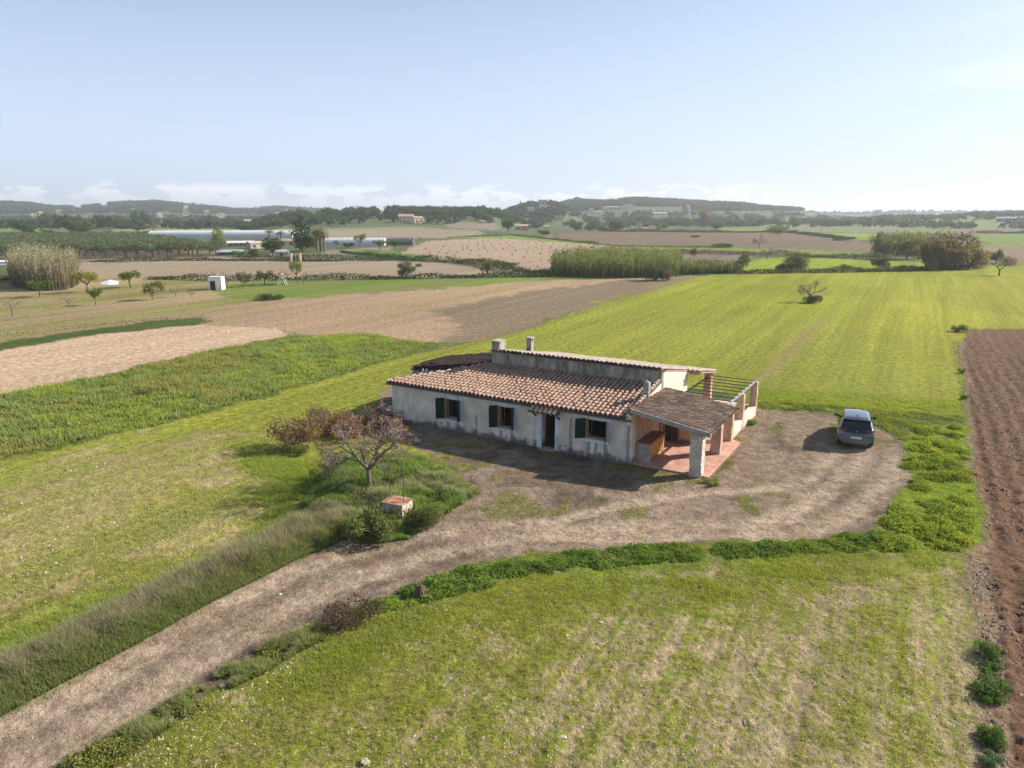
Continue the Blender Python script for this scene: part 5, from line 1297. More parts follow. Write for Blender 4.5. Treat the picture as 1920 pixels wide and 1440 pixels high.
# ------------------------------------------------------------------ near shrubs, bare tree
b, En = bare_proto(61, 3.45, 1.25, 4, (.25, .20, .18), (.20, .15, .125), (.58, .24, .06), 700, 7, .115, 'persimmon_tree', .12, .22)
b.location = (*P0(694, 917), 0); b.rotation_euler = (0, 0, 2.3); b.scale = (1.3, 1.1, 1.08)
tag(b, 'half bare tree with orange leaves and lilac-grey twigs beside the well', 'tree'); b['_used'] = 1
R_tan = (1.0, .95, .9)
for a in [
    ('dryshrub', 552, 842, 88, 112, 'big tan dry shrub farthest left of the growth by the house', (1.1, .92, .8)),
    ('dryshrub', 618, 816, 62, 96, 'low pinkish brown shrub between the big tan shrub and the bare tree', (1.1, .85, .85)),
    ('dryshrub', 660, 822, 62, 70, 'reddish dry shrub just behind the bare tree', (1.15, .85, .8)),
    ('dryshrub', 690, 800, 44, 76, 'brown dry shrub reaching the left corner of the farmhouse', (.95, .8, .75)),
    ('dryshrub', 600, 790, 40, 60, 'grey upright dry shrub behind the pinkish brown shrub', (.85, .85, .8)),
    ('shrub', 640, 800, 44, 50, 'pale dry grass clump at the foot of the rubble heap', (2.2, 1.7, 1.6)),
    ('shrub', 565, 850, 26, 40, 'small olive bush at the foot of the big tan shrub', (1.6, 1.5, 1.2)),
    ('shrub', 706, 1010, 84, 118, 'rounded green bush in front of the well by the track', (1.35, 1.35, 1.1)),
    ('shrub', 676, 1000, 50, 70, 'grey-green bush left of the well', (1.25, 1.3, 1.4)),
    ('shrub', 792, 990, 60, 66, 'dark green bush touching the right side of the well', (.9, .95, .8)),
    ('shrub', 812, 972, 44, 58, 'light green grassy bush right of the well', (1.8, 1.7, 1.4)),
    ('shrub', 640, 925, 40, 70, 'grey shrubby growth left of the bare tree trunk', (1.2, 1.3, 1.5)),
    ('shrub', 745, 905, 34, 60, 'green weedy bush behind the well arch', (1.5, 1.6, 1.0)),
    ('shrub', 850, 940, 26, 60, 'low bright green bush at the tip of the growth by the yard', (1.6, 1.9, .9)),
    ('shrub', 600, 905, 34, 60, 'bright leafy bush at the edge of the lush crop corner', (1.8, 2.2, 1.1)),
    ('shrub', 725, 800, 34, 50, 'dark shrub against the left end of the farmhouse', (.7, .75, .7)),
    ('dryshrub', 648, 1165, 52, 130, 'dark dry thorny bush on the verge right of the track', (.62, .5, .5)),
    ('shrub', 700, 1140, 26, 50, 'small green clump beside the dark dry bush', (1.3, 1.5, .9)),
    ('shrub', 1850, 1228, 46, 52, 'green bush on the margin of the ploughed field', (1.1, 1.4, 1.1)),
    ('shrub', 1860, 1316, 24, 44, 'low glossy bush, second from the top of the bushes along the ploughed margin', (.9, 1.4, .7)),
    ('shrub', 1860, 1388, 40, 56, 'deep green bush at the bottom right margin', (.8, 1.3, .7)),
    ('shrub', 1856, 1432, 30, 44, 'small bluish plant lowest on the right margin', (.9, 1.4, 1.5)),
    ('shrub', 1797, 622, 20, 34, 'rounded bush at the top corner of the ploughed field', (1.2, 1.3, 1.3)),
    ('shrub', 1803, 700, 14, 14, 'small tuft half way up the ploughed field edge', (1.3, 1.5, 1.1)),
    ('shrub', 1808, 748, 12, 16, 'little bush at the lower end of the crop edge strip', (1.2, 1.5, .9)),
    ('shrub', 1336, 908, 16, 40, 'grass tussock at the corner of the porch floor', (2.0, 2.0, 1.0)),
    ('shrub', 1408, 795, 16, 26, 'green tuft beside the low terrace wall', (1.7, 1.9, .9)),
    ('shrub', 270, 742, 12, 36, 'brownish bush in the dark green strip', (1.6, 1.1, .9)),
    ('shrub', 505, 562, 17, 54, 'flat dark bush alone in the green field on the left', (.75, .8, .7)),
    ('shrub', 1523, 568, 22, 44, 'dark bush round the foot of the dead tree in the crop field', (.8, .8, .8)),
    ('bare', 1518, 566, 44, 52, 'dead forked tree standing in the big green field', (1, 1, 1)),
    ('bare', 1873, 517, 36, 58, 'leaning bare tree with round head on the right of the crop field', (1, 1, 1)),
    ('shrub', 1226, 526, 40, 44, 'dark round bush in front of the long reed bed', (.55, .6, .55)),
    ('dryshrub', 1250, 526, 30, 34, 'brown leafless bush leaning on the dark round bush', (.7, .62, .6)),
    ('mass', 1492, 508, 50, 72, 'loose airy tree with several stems by the bright green field', (.85, .9, .8)),
    ('shrub', 1468, 510, 26, 40, 'dark thicket left of the airy tree', (.6, .6, .6)),
    ('shrub', 1586, 507, 18, 26, 'small grey-green bush on the field bank', (1.4, 1.5, 1.4)),
    ('mass', 1650, 507, 42, 44, 'small dense tree right of the grey-green bush on the bank', (.8, .9, .8)),
    ('mass', 1655, 480, 62, 60, 'dark green reed-like tree at the left of the big thicket', (.9, 1.05, .9)),
    ('mass', 1700, 486, 66, 74, 'yellow-green tree between the dark tree and the brown tree', (1.25, 1.35, .9)),
    ('mass', 1766, 504, 96, 120, 'largest brownish tree of the thicket behind the crop field', (1.0, .95, .85)),
    ('mass', 1745, 506, 80, 70, 'grey twiggy tree in front of the largest brownish tree', (1, .95, .9)),
    ('mass', 1815, 504, 66, 80, 'olive coloured tree at the right end of the thicket', (1.2, 1.15, .9)),
    ('mass', 1838, 500, 40, 40, 'low olive bush tree closing the thicket on the right', (1.5, 1.4, 1.1)),
    ('broad', 1866, 494, 30, 34, 'round evergreen with short trunk right of the thicket', (.9, .95, .95)),
    ('dryshrub', 1888, 498, 24, 40, 'greyish bush next to the round evergreen', (1, .85, .8)),
    ('gappy', 1393, 511, 46, 32, 'dark tree standing at the right end of the reeds', (.8, .85, .75)),
    ('gappy', 1301, 486, 28, 20, 'thin tree with round head above the reeds', (.9, .85, .7)),
    ('bare', 1423, 466, 26, 26, 'bare tree on the bank of the brown field', (1, 1, 1)),
    ('bare', 1437, 488, 26, 30, 'bare tree between the brown field and the small bright green plot', (1, 1, 1)),
    ('shrub', 1356, 464, 12, 44, 'long low bush on the brown field margin', (.8, .8, .8)),
    ('shrub', 1304, 445, 6, 20, 'small dark bush alone in the brown field', (.8, .8, .8)),
    ('bare', 1044, 449, 14, 16, 'small bare tree at the edge of the vine field', (1, 1, 1)),
    ('shrub', 1576, 451, 13, 34, 'dark bushes on the far green strip', (.8, .85, .8)),
    ('broad', 1460, 439, 20, 44, 'pale olive shrubby tree by the far green strip', (1.7, 1.7, 1.4)),
    # left orchard
    ('fruit', 75, 557, 34, 50, 'dark green round fruit tree before the big reeds', (.8, 1.0, .7)),
    ('autumn', 165, 548, 42, 48, 'yellow-topped fruit tree beside the big reeds', (1, 1, 1)),
    ('fruit', 245, 539, 34, 54, 'wide green fruit tree with reddish tips', (1.1, 1.0, .8)),
    ('fruit', 180, 572, 34, 30, 'small green tree standing lowest in the left orchard', (.8, .95, .7)),
    ('gappy', 287, 562, 42, 46, 'crooked thick-trunked tree with sparse crown in the orchard', (.9, 1.0, .7)),
    ('bare', 330, 557, 24, 26, 'leafless orchard tree right of the crooked tree', (1, 1, 1)),
    ('bare', 360, 559, 20, 14, 'thin leafless sapling in the orchard', (1, 1, 1)),
    ('bare', 24, 594, 42, 50, 'thin bare tree at the left edge of the orchard', (1, 1, 1)),
    ('bare', 130, 577, 28, 30, 'leafless tree with pinkish twigs in the orchard', (1.3, .9, .9)),
    ('bare', 394, 540, 38, 34, 'bare pinkish tree against the white hut', (1.2, .95, .95)),
    ('bare', 427, 541, 34, 36, 'spreading bare tree right of the white hut', (1, 1, 1)),
    ('gappy', 458, 538, 34, 32, 'grey-green bushy tree right of the bare trees', (.9, .95, .9)),
    ('fruit', 497, 534, 28, 40, 'flat-headed grey fruit tree behind the green field', (1.1, 1.0, 1.0)),
    ('bare', 533, 534, 32, 42, 'brown bare tree among the grey fruit trees', (1.2, .95, .9)),
    ('autumn', 558, 532, 46, 26, 'tall yellow-green tree beside the brown bare tree', (.75, .9, .9)),
    ('bare', 610, 527, 20, 26, 'small bare tree on the hedge line', (1, .95, .95)),
    ('bare', 570, 535, 26, 20, 'bare tree stem under the tall yellow-green tree', (1, 1, 1)),
    ('mass', 762, 520, 40, 42, 'large dark bushy tree alone on the tan field edge', (.72, .78, .65)),
    ('shrub', 785, 500, 9, 14, 'small brown bush next to the bushy tree', (1.2, .9, .8)),
    ('gappy', 913, 519, 38, 32, 'greyish leaning tree at the corner of the vine field', (.85, .9, .8)),
    ('shrub', 965, 497, 6, 16, 'small green bush beside the vine rows', (1.2, 1.3, 1)),
    # farm group
    ('yellow', 411, 460, 36, 32, 'bright yellow-green tree between greenhouse and olive orchard', (1.15, 1.1, .9)),
    ('pine', 568, 472, 68, 48, 'tallest dark pine of the farm group', (1, 1, 1)),
    ('broad', 512, 480, 44, 52, 'dark dense tree left of the tallest pine', (.75, .95, .8)),
    ('broad', 590, 470, 40, 30, 'dark tree pressed against the right of the pine', (1, 1, .9)),
    ('palm', 595, 471, 48, 26, 'leftmost of the palms beside the dark pine', (1, 1, 1)),
    ('palm', 601, 472, 50, 28, 'tallest palm in the middle of the palm group', (1, 1, 1)),
    ('palm', 608, 472, 42, 28, 'rightmost palm beside the white tunnel', (1, 1, 1)),
    ('palm', 506, 450, 22, 22, 'short palm with broad head behind the farm sheds', (1, 1, 1)),
    ('palm', 527, 453, 22, 22, 'short palm right of the shed roofs', (1, 1, 1)),
    ('autumn', 675, 464, 26, 24, 'yellowish tree in front of the white tunnel', (.7, .85, .8)),
    ('broad', 654, 466, 14, 26, 'dark low tree left of the yellowish tree', (.7, .8, .7)),
    ('fruit', 713, 469, 20, 30, 'green round tree at the dark end of the tunnel', (.9, 1, .8)),
    ('fruit', 741, 471, 22, 24, 'dark round tree standing free right of the tunnel', (.75, .9, .7)),
    ('gappy', 632, 461, 12, 12, 'small round bush tree before the white tunnel', (1, 1, 1)),
    ('bare', 787, 455, 14, 14, 'bare tree past the dark tunnel end', (1, 1, 1)),
    ('bare', 805, 457, 14, 14, 'bare tree nearest the vine field', (1, 1, 1)),
    ('broad', 448, 481, 14, 30, 'low yellow-green bush by the open farm sheds', (1.8, 1.8, 1.0)),
    ('broad', 476, 482, 20, 20, 'dark bush between the farm sheds', (.7, .8, .7)),
    # left middle distance
    ('broad', 47, 441, 36, 46, 'paired dark green round tree far left by the green field', (.75, 1.0, .75)),
    ('broad', 96, 425, 32, 44, 'broad dark tree left end of the long far clump', (.9, .9, .9)),
    ('broad', 132, 438, 44, 56, 'grey-green tall tree in the middle of the far clump', (1, 1, 1)),
    ('broad', 158, 437, 32, 40, 'brown tinged tree inside the far clump', (1.7, 1.3, 1.0)),
    ('broad', 152, 441, 18, 34, 'low very dark bush at the foot of the far clump', (.5, .7, .5)),
    ('broad', 196, 430, 34, 42, 'round dark tree right of the clump', (.8, .9, .8)),
    ('broad', 225, 428, 28, 40, 'purplish brown round tree in the far clump', (1.3, 1.05, .9)),
    ('broad', 263, 424, 38, 32, 'tall two-headed green tree on the far left', (.8, 1.1, .8)),
    ('broad', 279, 424, 30, 20, 'slim green tree beside the two-headed tree', (1.0, 1.2, .8)),
    ('bare', 288, 437, 22, 30, 'grey leafless tree below the two-headed tree', (1.2, 1.2, 1.2)),
    ('broad', 316, 423, 16, 26, 'small dark tree group before the tan far field', (.8, 1, .9)),
    ('broad', 391, 421, 22, 28, 'dark round tree at the right of the tan far field', (.7, .85, .75)),
    ('broad', 433, 425, 22, 20, 'dark tall tree near the cream far houses', (.75, .9, .75)),
    ('broad', 460, 434, 16, 44, 'long dark hedge-like tree behind the greenhouse', (.6, .75, .6)),
    ('broad', 88, 441, 14, 30, 'low round green tree below the broad far tree', (.9, 1.1, .8)),
    ('broad', 20, 452, 16, 24, 'yellow-green tree at the left edge above the olives', (1.3, 1.6, .8)),
    # centre far
    ('broad', 952, 436, 36, 32, 'bright green dense tree beside the orange barn', (1.0, 1.35, .8)),
    ('broad', 598, 424, 28, 36, 'tall green tree behind the palms', (.9, 1.2, .9)),
    ('broad', 646, 424, 22, 24, 'round green tree left of the pale far field', (1, 1.25, .9)),
    ('broad', 1080, 433, 20, 30, 'dark round tree nearest the orange barn on its right', (.6, .7, .6)),
    ('broad', 1106, 434, 16, 24, 'grey round tree in the far row', (.9, .95, .9)),
    ('broad', 1128, 434, 14, 22, 'purplish low tree in the far row', (1.1, .95, .9)),
    ('broad', 1152, 434, 24, 30, 'dark pointed tree in the far row', (.65, .75, .7)),
    ('yellow', 1236, 434, 16, 16, 'yellow tree beside the pink ruin', (.9, .9, .8)),
    ('mass', 1322, 421, 40, 32, 'tall leafless poplar group by the smoke', (1.2, 1.1, 1.1)),
    ('broad', 1207, 420, 18, 26, 'dark tree behind the pink ruin', (.6, .7, .6)),
    ('broad', 1019, 441, 12, 26, 'low dark bush tree right of the orange barn', (.8, .9, .8)),
    # right horizon
    ('pine', 1886, 398, 20, 22, 'largest dark tree breaking the right skyline', (.8, .9, .9)),
    ('broad', 1644, 404, 14, 20, 'round light tree alone on the skyline', (1.3, 1.2, 1)),
    ('cypress', 1831, 411, 16, 5, 'single cypress left of the cypress group', (1, 1, 1)),
    ('cypress', 1857, 412, 16, 4, 'leftmost cypress of the three by the grey barn', (1, 1, 1)),
    ('cypress', 1862, 412, 17, 4, 'middle cypress of the three by the grey barn', (1, 1, 1)),
    ('cypress', 1870, 411, 14, 4, 'rightmost cypress of the three by the grey barn', (1, 1, 1)),
    ('cypress', 598, 402, 10, 3, 'slim cypress beside the white far house', (1, 1, 1)),
    ('cypress', 976, 392, 16, 4, 'dark cypress left of the hilltop house', (1, 1, 1)),
]:
    tree_at(a[0], *a[1:5], a[5], a[6])

BL = [(762, 417, 16), (786, 419, 12), (1018, 384, 10), (995, 395, 8), (1048, 414, 9), (978, 432, 13), (1025, 429, 7), (1108, 400, 6), (1121, 401, 8), (1178, 393, 11), (1150, 393, 15), (1238, 405, 13), (1199, 432, 7), (1210, 433, 7), (1225, 433, 5), (349, 391, 6), (148, 384, 5), (198, 383, 6), (77, 404, 6), (64, 404, 6), (299, 403, 5), (415, 405, 6), (464, 417, 8), (301, 420, 4), (347, 416, 8), (585, 405, 7), (636, 393, 6), (717, 398, 6), (1518, 406, 8), (1568, 406, 9), (1437, 399, 8), (1756, 404, 8), (1887, 416, 17), (538, 395, 5), (1350, 401, 7), (1388, 404, 6), (1470, 412, 6), (1640, 409, 7), (1820, 405, 7), (1065, 402, 6), (1085, 408, 6), (1130, 412, 6), (1160, 404, 5), (1290, 405, 5), (520, 401, 5), (250, 395, 5), (110, 397, 6), (388, 397, 5), (700, 410, 5), (880, 409, 6), (905, 418, 7)]
def clear_of(x, py):
    x = np.asarray(x, float); py = np.asarray(py, float); k = np.ones(x.shape, bool)
    for hx, hy, hw in BL: k &= ~((np.abs(x - hx) < hw + 3) & (py > hy - 1.5) & (py < hy + 10))
    return k
# ---- groups nothing tells apart
# olive orchard in rows
cnt = 0
A0 = np.array(P0(135, 486)); A1 = np.array(P0(408, 482)); rowd = (A1 - A0) / np.linalg.norm(A1 - A0); nrm = np.array([-rowd[1], rowd[0]])
for i in range(24):
    for j in range(-14, 17):
        if cnt >= 285: break
        c = A0 + rowd * (j * 5.6 + 1) + nrm * (i * 6.4 + 3) + rt.normal(0, .4, 2)
        px_, py_ = pix((c[0], c[1], 2.0))
        if not (-20 < px_ < 408) or c[1] > 345: continue
        if px_ > 270 + 135 * (1 - (c[1] - 200) / 120.) and c[1] > 225: continue
        z = float(gz(c[0], c[1]))
        put('olive', (c[0], c[1], z), rt.uniform(4.3, 5.4), rt.uniform(5.6, 7.0), 'grey-green olive tree in the dense rows of the left orchard', (.92, .95, .92), 'olive trees planted in rows'); cnt += 1
# wooded rise in the middle distance
cnt = 0
for _ in range(4000):
    if cnt >= 120: break
    x = rt.uniform(540, 1000); Yd = rt.uniform(470, 690); X = (x - 960) / F / 1.028 * Yd
    if fbm(np.array([X / 60.]), np.array([Yd / 40.]), 3, 3)[0] < .42: continue
    z = float(terrain(X, Yd)); px_, py_ = pix((X, Yd, z))
    if not clear_of(px_, py_): continue
    if py_ > 420 or (610 < px_ < 900 and py_ > 416): continue
    put('broad', (X, Yd, z), rt.uniform(6, 10), rt.uniform(9, 15), 'dark grey-green tree on the wooded rise behind the tan fields', (.95, 1.0, .95), 'trees of the wooded rise'); cnt += 1
cnt = 0
for _ in range(6000):
    if cnt >= 110: break
    x = rt.uniform(1000, 1560); Yd = rt.uniform(520, 1050); X = (x - 960) / F / 1.028 * Yd
    if fbm(np.array([X / 50.]), np.array([Yd / 30.]), 3, 13)[0] < .47: continue
    z = float(terrain(X, Yd)); px_, py_ = pix((X, Yd, z))
    if py_ > 431 or py_ < 394: continue
    if not clear_of(px_, py_): continue
    k = 'shrub' if rt.uniform() < .3 else 'broad'
    put('broad', (X, Yd, z), rt.uniform(4, 8), rt.uniform(6, 13), 'round dark tree scattered over the far slope below the hill', (.95, 1.0, .95), 'trees scattered over the far slope'); cnt += 1
for k in range(46):
    x = 1530 + 8.8 * k + rt.uniform(-5, 5); Yd = rt.uniform(820, 900); X = (x - 960) / F / 1.028 * Yd; z = float(terrain(X, Yd))
    put('broad', (X, Yd, z), rt.uniform(5, 9), rt.uniform(9, 16), 'small rounded tree in the line along the right skyline', (.9, 1.0, 1.0), 'trees along the right skyline')
cnt = 0
for _ in range(3000):
    if cnt >= 60: break
    x = rt.uniform(0, 540); Yd = rt.uniform(480, 950); X = (x - 960) / F / 1.028 * Yd
    if fbm(np.array([X / 60.]), np.array([Yd / 30.]), 3, 23)[0] < .5: continue
    z = float(terrain(X, Yd)); px_, py_ = pix((X, Yd, z))
    if (290 < px_ < 420 and 404 < py_ < 412) or not clear_of(px_, py_): continue
    put('broad', (X, Yd, z), rt.uniform(4, 8), rt.uniform(7, 13), 'small dark tree scattered over the plain before the left hill', (.95, 1.0, .95), 'trees over the left plain'); cnt += 1

# ---- woods that read as one mass on the far hills
def wood(name, x0, x1, Y0, Y1, n, thr, seed, r0=3.2, r1=5.5, cond=None, col=(.05, .07, .03)):
    r = np.random.default_rng(seed); x = r.uniform(x0, x1, n); Yd = np.sqrt(r.uniform(Y0 ** 2, Y1 ** 2, n)); X = (x - 960) / F / 1.028 * Yd
    Z = terrain(X, Yd); zc = Yd * CT - (Z - H) * ST; py = 720 + F * (-(Z - H) * CT - Yd * ST) / zc
    k = fbm(X / 70., Yd / 70., 3, seed) > thr
    if cond is not None: k &= cond(x, py, Yd)
    k &= clear_of(x, py)
    X, Yd, Z = X[k], Yd[k], Z[k]; m = len(X); R = r.uniform(r0, r1, m); q = 16
    d = r.normal(0, 1, (m, q, 3)); d /= np.linalg.norm(d, axis=2)[..., None]; d[..., 2] = np.abs(d[..., 2]) * 1.1
    P = np.stack([X, Yd, Z + R * .35], 1)[:, None, :] + d * R[:, None, None] * [1, 1, .85] * r.uniform(.6, 1.1, (m, q, 1))
    c = np.repeat(vary(col, m, r, .35, .12), q, axis=0)
    stuff(name, *leaves(P.reshape(-1, 3), np.repeat(R, q) * r.uniform(.6, 1.2, m * q), c, r, .5), M_leaf)
wood('left_hill_wood', -120, 660, 1250, 2150, 16000, .36, 201, cond=lambda x, y, D: (y < 402))
wood('right_hill_wood', 1030, 1640, 1000, 1620, 14000, .26, 202, cond=lambda x, y, D: (y < 396) & ~((x > 1125) & (x < 1200) & (y > 387)) & ~((np.abs(x - 1215) < 70) & (y > 388)) & ~((np.abs(x - 1110) < 60) & (y > 377) & (y < 380)))
wood('knoll_wood', 930, 1100, 700, 980, 1500, .40, 203, 2.4, 4.5, cond=lambda x, y, D: (y < 408) & ~((x > 1000) & (x < 1075) & (y > 384) & (y < 396) & (np.sin(x * 2.1 + y) > -.3)))
wood('plain_scrub', -100, 960, 520, 1250, 6500, .47, 204, 2.2, 5.0, cond=lambda x, y, D: (y < 430))
wood('slope_scrub', 980, 2000, 520, 1250, 5200, .50, 205, 1.8, 4.4, cond=lambda x, y, D: (y < 432) & (y > 400))
wood('horizon_wood', -300, 2300, 2100, 3600, 9000, .42, 206, 5, 9)

# ---- reed beds: stuff nobody could count
def reeds(name, pts, n, hm, col, tip, seed, w=.10, label=None, wind=(.02, 0)):
    r = np.random.default_rng(seed); q = rpoly(pts, n, r); X, Y = q.T
    cl = fbm(X / 2.5, Y / 2.5, 3, seed)
    h = hm * (.65 + .6 * cl) * r.uniform(.75, 1.12, n)
    tone = (.8 + .45 * fbm(X / 1.2, Y / 1.2, 2, seed + 4))[:, None]
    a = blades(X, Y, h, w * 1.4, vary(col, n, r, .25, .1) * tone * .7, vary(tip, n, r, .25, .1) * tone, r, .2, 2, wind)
    # long leaves hanging off the canes
    k = r.integers(0, n, n * 4); t = r.uniform(.2, 1.0, n * 4)
    P = np.stack([X[k] + r.normal(0, .3, n * 4), Y[k] + r.normal(0, .3, n * 4), gz(X[k], Y[k]) + h[k] * t], 1)
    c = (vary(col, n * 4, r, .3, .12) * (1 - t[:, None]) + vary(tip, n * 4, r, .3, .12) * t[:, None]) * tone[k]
    L = leaves(P, r.uniform(.35, .75, n * 4) * w * 7, c, r, .1)
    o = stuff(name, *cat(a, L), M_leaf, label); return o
reeds('reed_bed', [(1032, 517), (1100, 521), (1180, 522), (1272, 519), (1276, 502), (1200, 498), (1100, 497), (1040, 506)], 3600, 4.6, (.10, .115, .04), (.20, .21, .09), 71, .11, 'long tall reed bed')
reeds('low_reeds', [(1262, 516), (1392, 513), (1392, 505), (1262, 508)], 900, 2.6, (.09, .11, .045), (.19, .20, .10), 72, .10)
reeds('tall_dry_reeds', [(20, 536), (60, 546), (125, 545), (148, 534), (138, 516), (60, 514), (22, 524)], 2600, 6.0, (.16, .135, .10), (.30, .265, .19), 73, .09, 'tall pale dry reeds', (.05, 0))
reeds('far_reed_patch', [(1640, 478), (1740, 482), (1740, 472), (1650, 470)], 500, 6.0, (.06, .075, .03), (.12, .14, .06), 74, .14)

# ---- hedges along the field edges, each a thing
def hedge(line, hm, wm, label, col=(.07, .09, .035), seed=1, gap=.35, lsz=.42):
    r = np.random.default_rng(seed); L = np.array([P0(*p) for p in line]); P = []; C = []
    cum = np.concatenate([[0], np.cumsum(np.hypot(*np.diff(L, axis=0).T))]); tot = cum[-1]
    n = int(tot * hm * 70) + 100; t = r.uniform(0, tot, n)
    hh = .72 * hm * (.25 + 1.5 * np.clip(fbm(t / 6., t * 0 + seed, 3, seed) - gap + .1, 0, 1)) ; ok = fbm(t / 6., t * 0 + seed, 3, seed) > gap * .55; t = t[ok]; hh = hh[ok]; n = len(t)
    X = np.interp(t, cum, L[:, 0]) + r.normal(0, wm * .4, n); Y = np.interp(t, cum, L[:, 1]) + r.normal(0, wm * .4, n)
    Z = gz(X, Y) + hh * 1.6 * r.uniform(0.03, 1, n) ** .8
    c = vary(col, n, r, .35, .15) * (.75 + .5 * fbm(t / 4., t * 0, 3, seed + 9))[:, None]
    o = build('hedge', *leaves(np.stack([X, Y, Z], 1), lsz * .75 * r.uniform(.6, 1.5, n), c, r, .3), M_leaf)
    tag(o, label, 'hedge')
hedge([(-200, 527), (150, 524)], .7, 1.5, 'dark broken hedge at the far left behind the reeds', seed=2)
hedge([(280, 524), (360, 525), (400, 526)], .9, 1.6, 'green hedge left of the white hut', (.07, .11, .035), 3, .2)
hedge([(420, 527), (560, 525), (690, 524)], 1.0, 1.8, 'dark green hedge with brown gaps behind the left field', (.065, .085, .035), 4, .25)
hedge([(690, 524), (860, 521), (940, 520), (1035, 519)], 1.0, 1.8, 'hedge running from the bushy tree to the reeds', (.06, .08, .03), 5, .25)
hedge([(0, 493), (140, 492), (300, 489), (440, 489), (640, 490)], .8, 1.6, 'low dark hedge along the front of the olive orchard', (.06, .075, .035), 6, .38)
hedge([(440, 488), (560, 488), (700, 489), (760, 488), (840, 492)], 1.3, 2.2, 'thick roadside hedge in front of the farm gate', (.07, .085, .035), 7, .25)
hedge([(640, 474), (690, 480), (760, 488)], .8, 1.5, 'dark hedge line edging the small bright plot', (.05, .07, .03), 8, .2)
hedge([(840, 492), (920, 501), (970, 511), (1030, 518)], 1.3, 2.2, 'hedge at the lower edge of the vine field', (.07, .085, .035), 9, .25)
hedge([(1380, 513), (1480, 512), (1560, 511)], 1.0, 1.8, 'low brushy bank left of the grey-green bush', (.10, .09, .055), 10, .3)
hedge([(1560, 511), (1700, 508), (1840, 504)], 1.3, 2.0, 'brushy bank in front of the thicket', (.09, .10, .045), 11, .25)
hedge([(1270, 475), (1400, 478), (1480, 480), (1640, 487)], 1.3, 2.6, 'brown brush line across the brown fields', (.12, .10, .07), 12, .25, .4)
hedge([(840, 446), (960, 441), (1160, 462), (1360, 465)], .8, 2.0, 'thin weedy line above the vine field', (.09, .11, .04), 13, .42, .4)
hedge([(1480, 436), (1560, 446), (1600, 449)], 1.5, 2.5, 'dark brush on the far green strip', (.07, .08, .045), 14, .3, .5)
hedge([(740, 424), (860, 427), (920, 430)], 1.6, 3, 'dark hedge below the cream villa', (.05, .065, .03), 15, .25, .6)
hedge([(200, 442), (300, 437), (420, 438)], 1.2, 3, 'grey brush line behind the olive orchard', (.10, .10, .07), 16, .3, .5)
hedge([(1500, 417), (1640, 414), (1760, 413), (1870, 412)], 1.4, 3, 'dark vineyard line on the far right slope', (.06, .07, .04), 17, .35, .6)
hedge([(1440, 421), (1560, 421), (1700, 419), (1800, 418)], 1.2, 3, 'second dark line lower on the far right slope', (.06, .07, .04), 18, .35, .6)
hedge([(1830, 438), (1960, 438)], 1.3, 3, 'dark straight hedge at the right behind the thicket', (.04, .06, .03), 19, .05, .5)
hedge([(1130, 434), (1300, 436), (1480, 436)], 1.5, 4, 'olive brush along the far edge of the brown field', (.10, .11, .055), 20, .2, .6)
hedge([(0, 633), (150, 616), (300, 602), (385, 596)], .45, 1.6, 'low purplish weed bank above the bare tan field', (.13, .11, .07), 21, .2, .14)
hedge([(1790, 640), (1800, 680), (1808, 740), (1812, 790)], .3, .5, 'grassy strip between crop and ploughed field', (.12, .15, .05), 22, .25, .09)

# ---- young vines standing in rows: single small meshes
vb = MB(); r_ = np.random.default_rng(5); vb.seg([(0, 0, -.05)], [(0, 0, .5)], .05, .04, 5, (.12, .09, .07)); Vl, Fl, Cl_ = leaves(r_.normal(0, .22, (40, 3)) + [0, 0, .65], .22, vary((.10, .09, .05), 40, r_), r_); vb.add(Vl, Fl, Cl_)
vine = vb.build('young_vine', M_leaf); k = 0
V0 = np.array(P0(905, 500)); vd = np.array(P0(1090, 462)) - V0; vd /= np.linalg.norm(vd); vn = np.array([vd[1], -vd[0]])
vpoly = wpoly([(770, 484), (810, 455), (930, 448), (1140, 463), (1050, 482), (1010, 508), (960, 508), (860, 490)])
for i in range(-12, 14):
    for j in range(-26, 30):
        c = V0 + vd * j * 8.5 + vn * i * 6.5 + rt.normal(0, .5, 2)
        if sdist(vpoly, c[:1], c[1:])[0] < 1 or k > 230 or rt.uniform() < .2: continue
        o = vine if k == 0 else vine.copy()
        if k: COL.objects.link(o)
        o.location = (c[0], c[1], float(gz(c[0], c[1]))); s = rt.uniform(.5, .9); o.scale = (s, s, s); o.rotation_euler = (0, 0, rt.uniform(0, 6)); k += 1
        tag(o, 'young vine planted in the wide rows of the pinkish field', 'vine', 'young vines in rows')

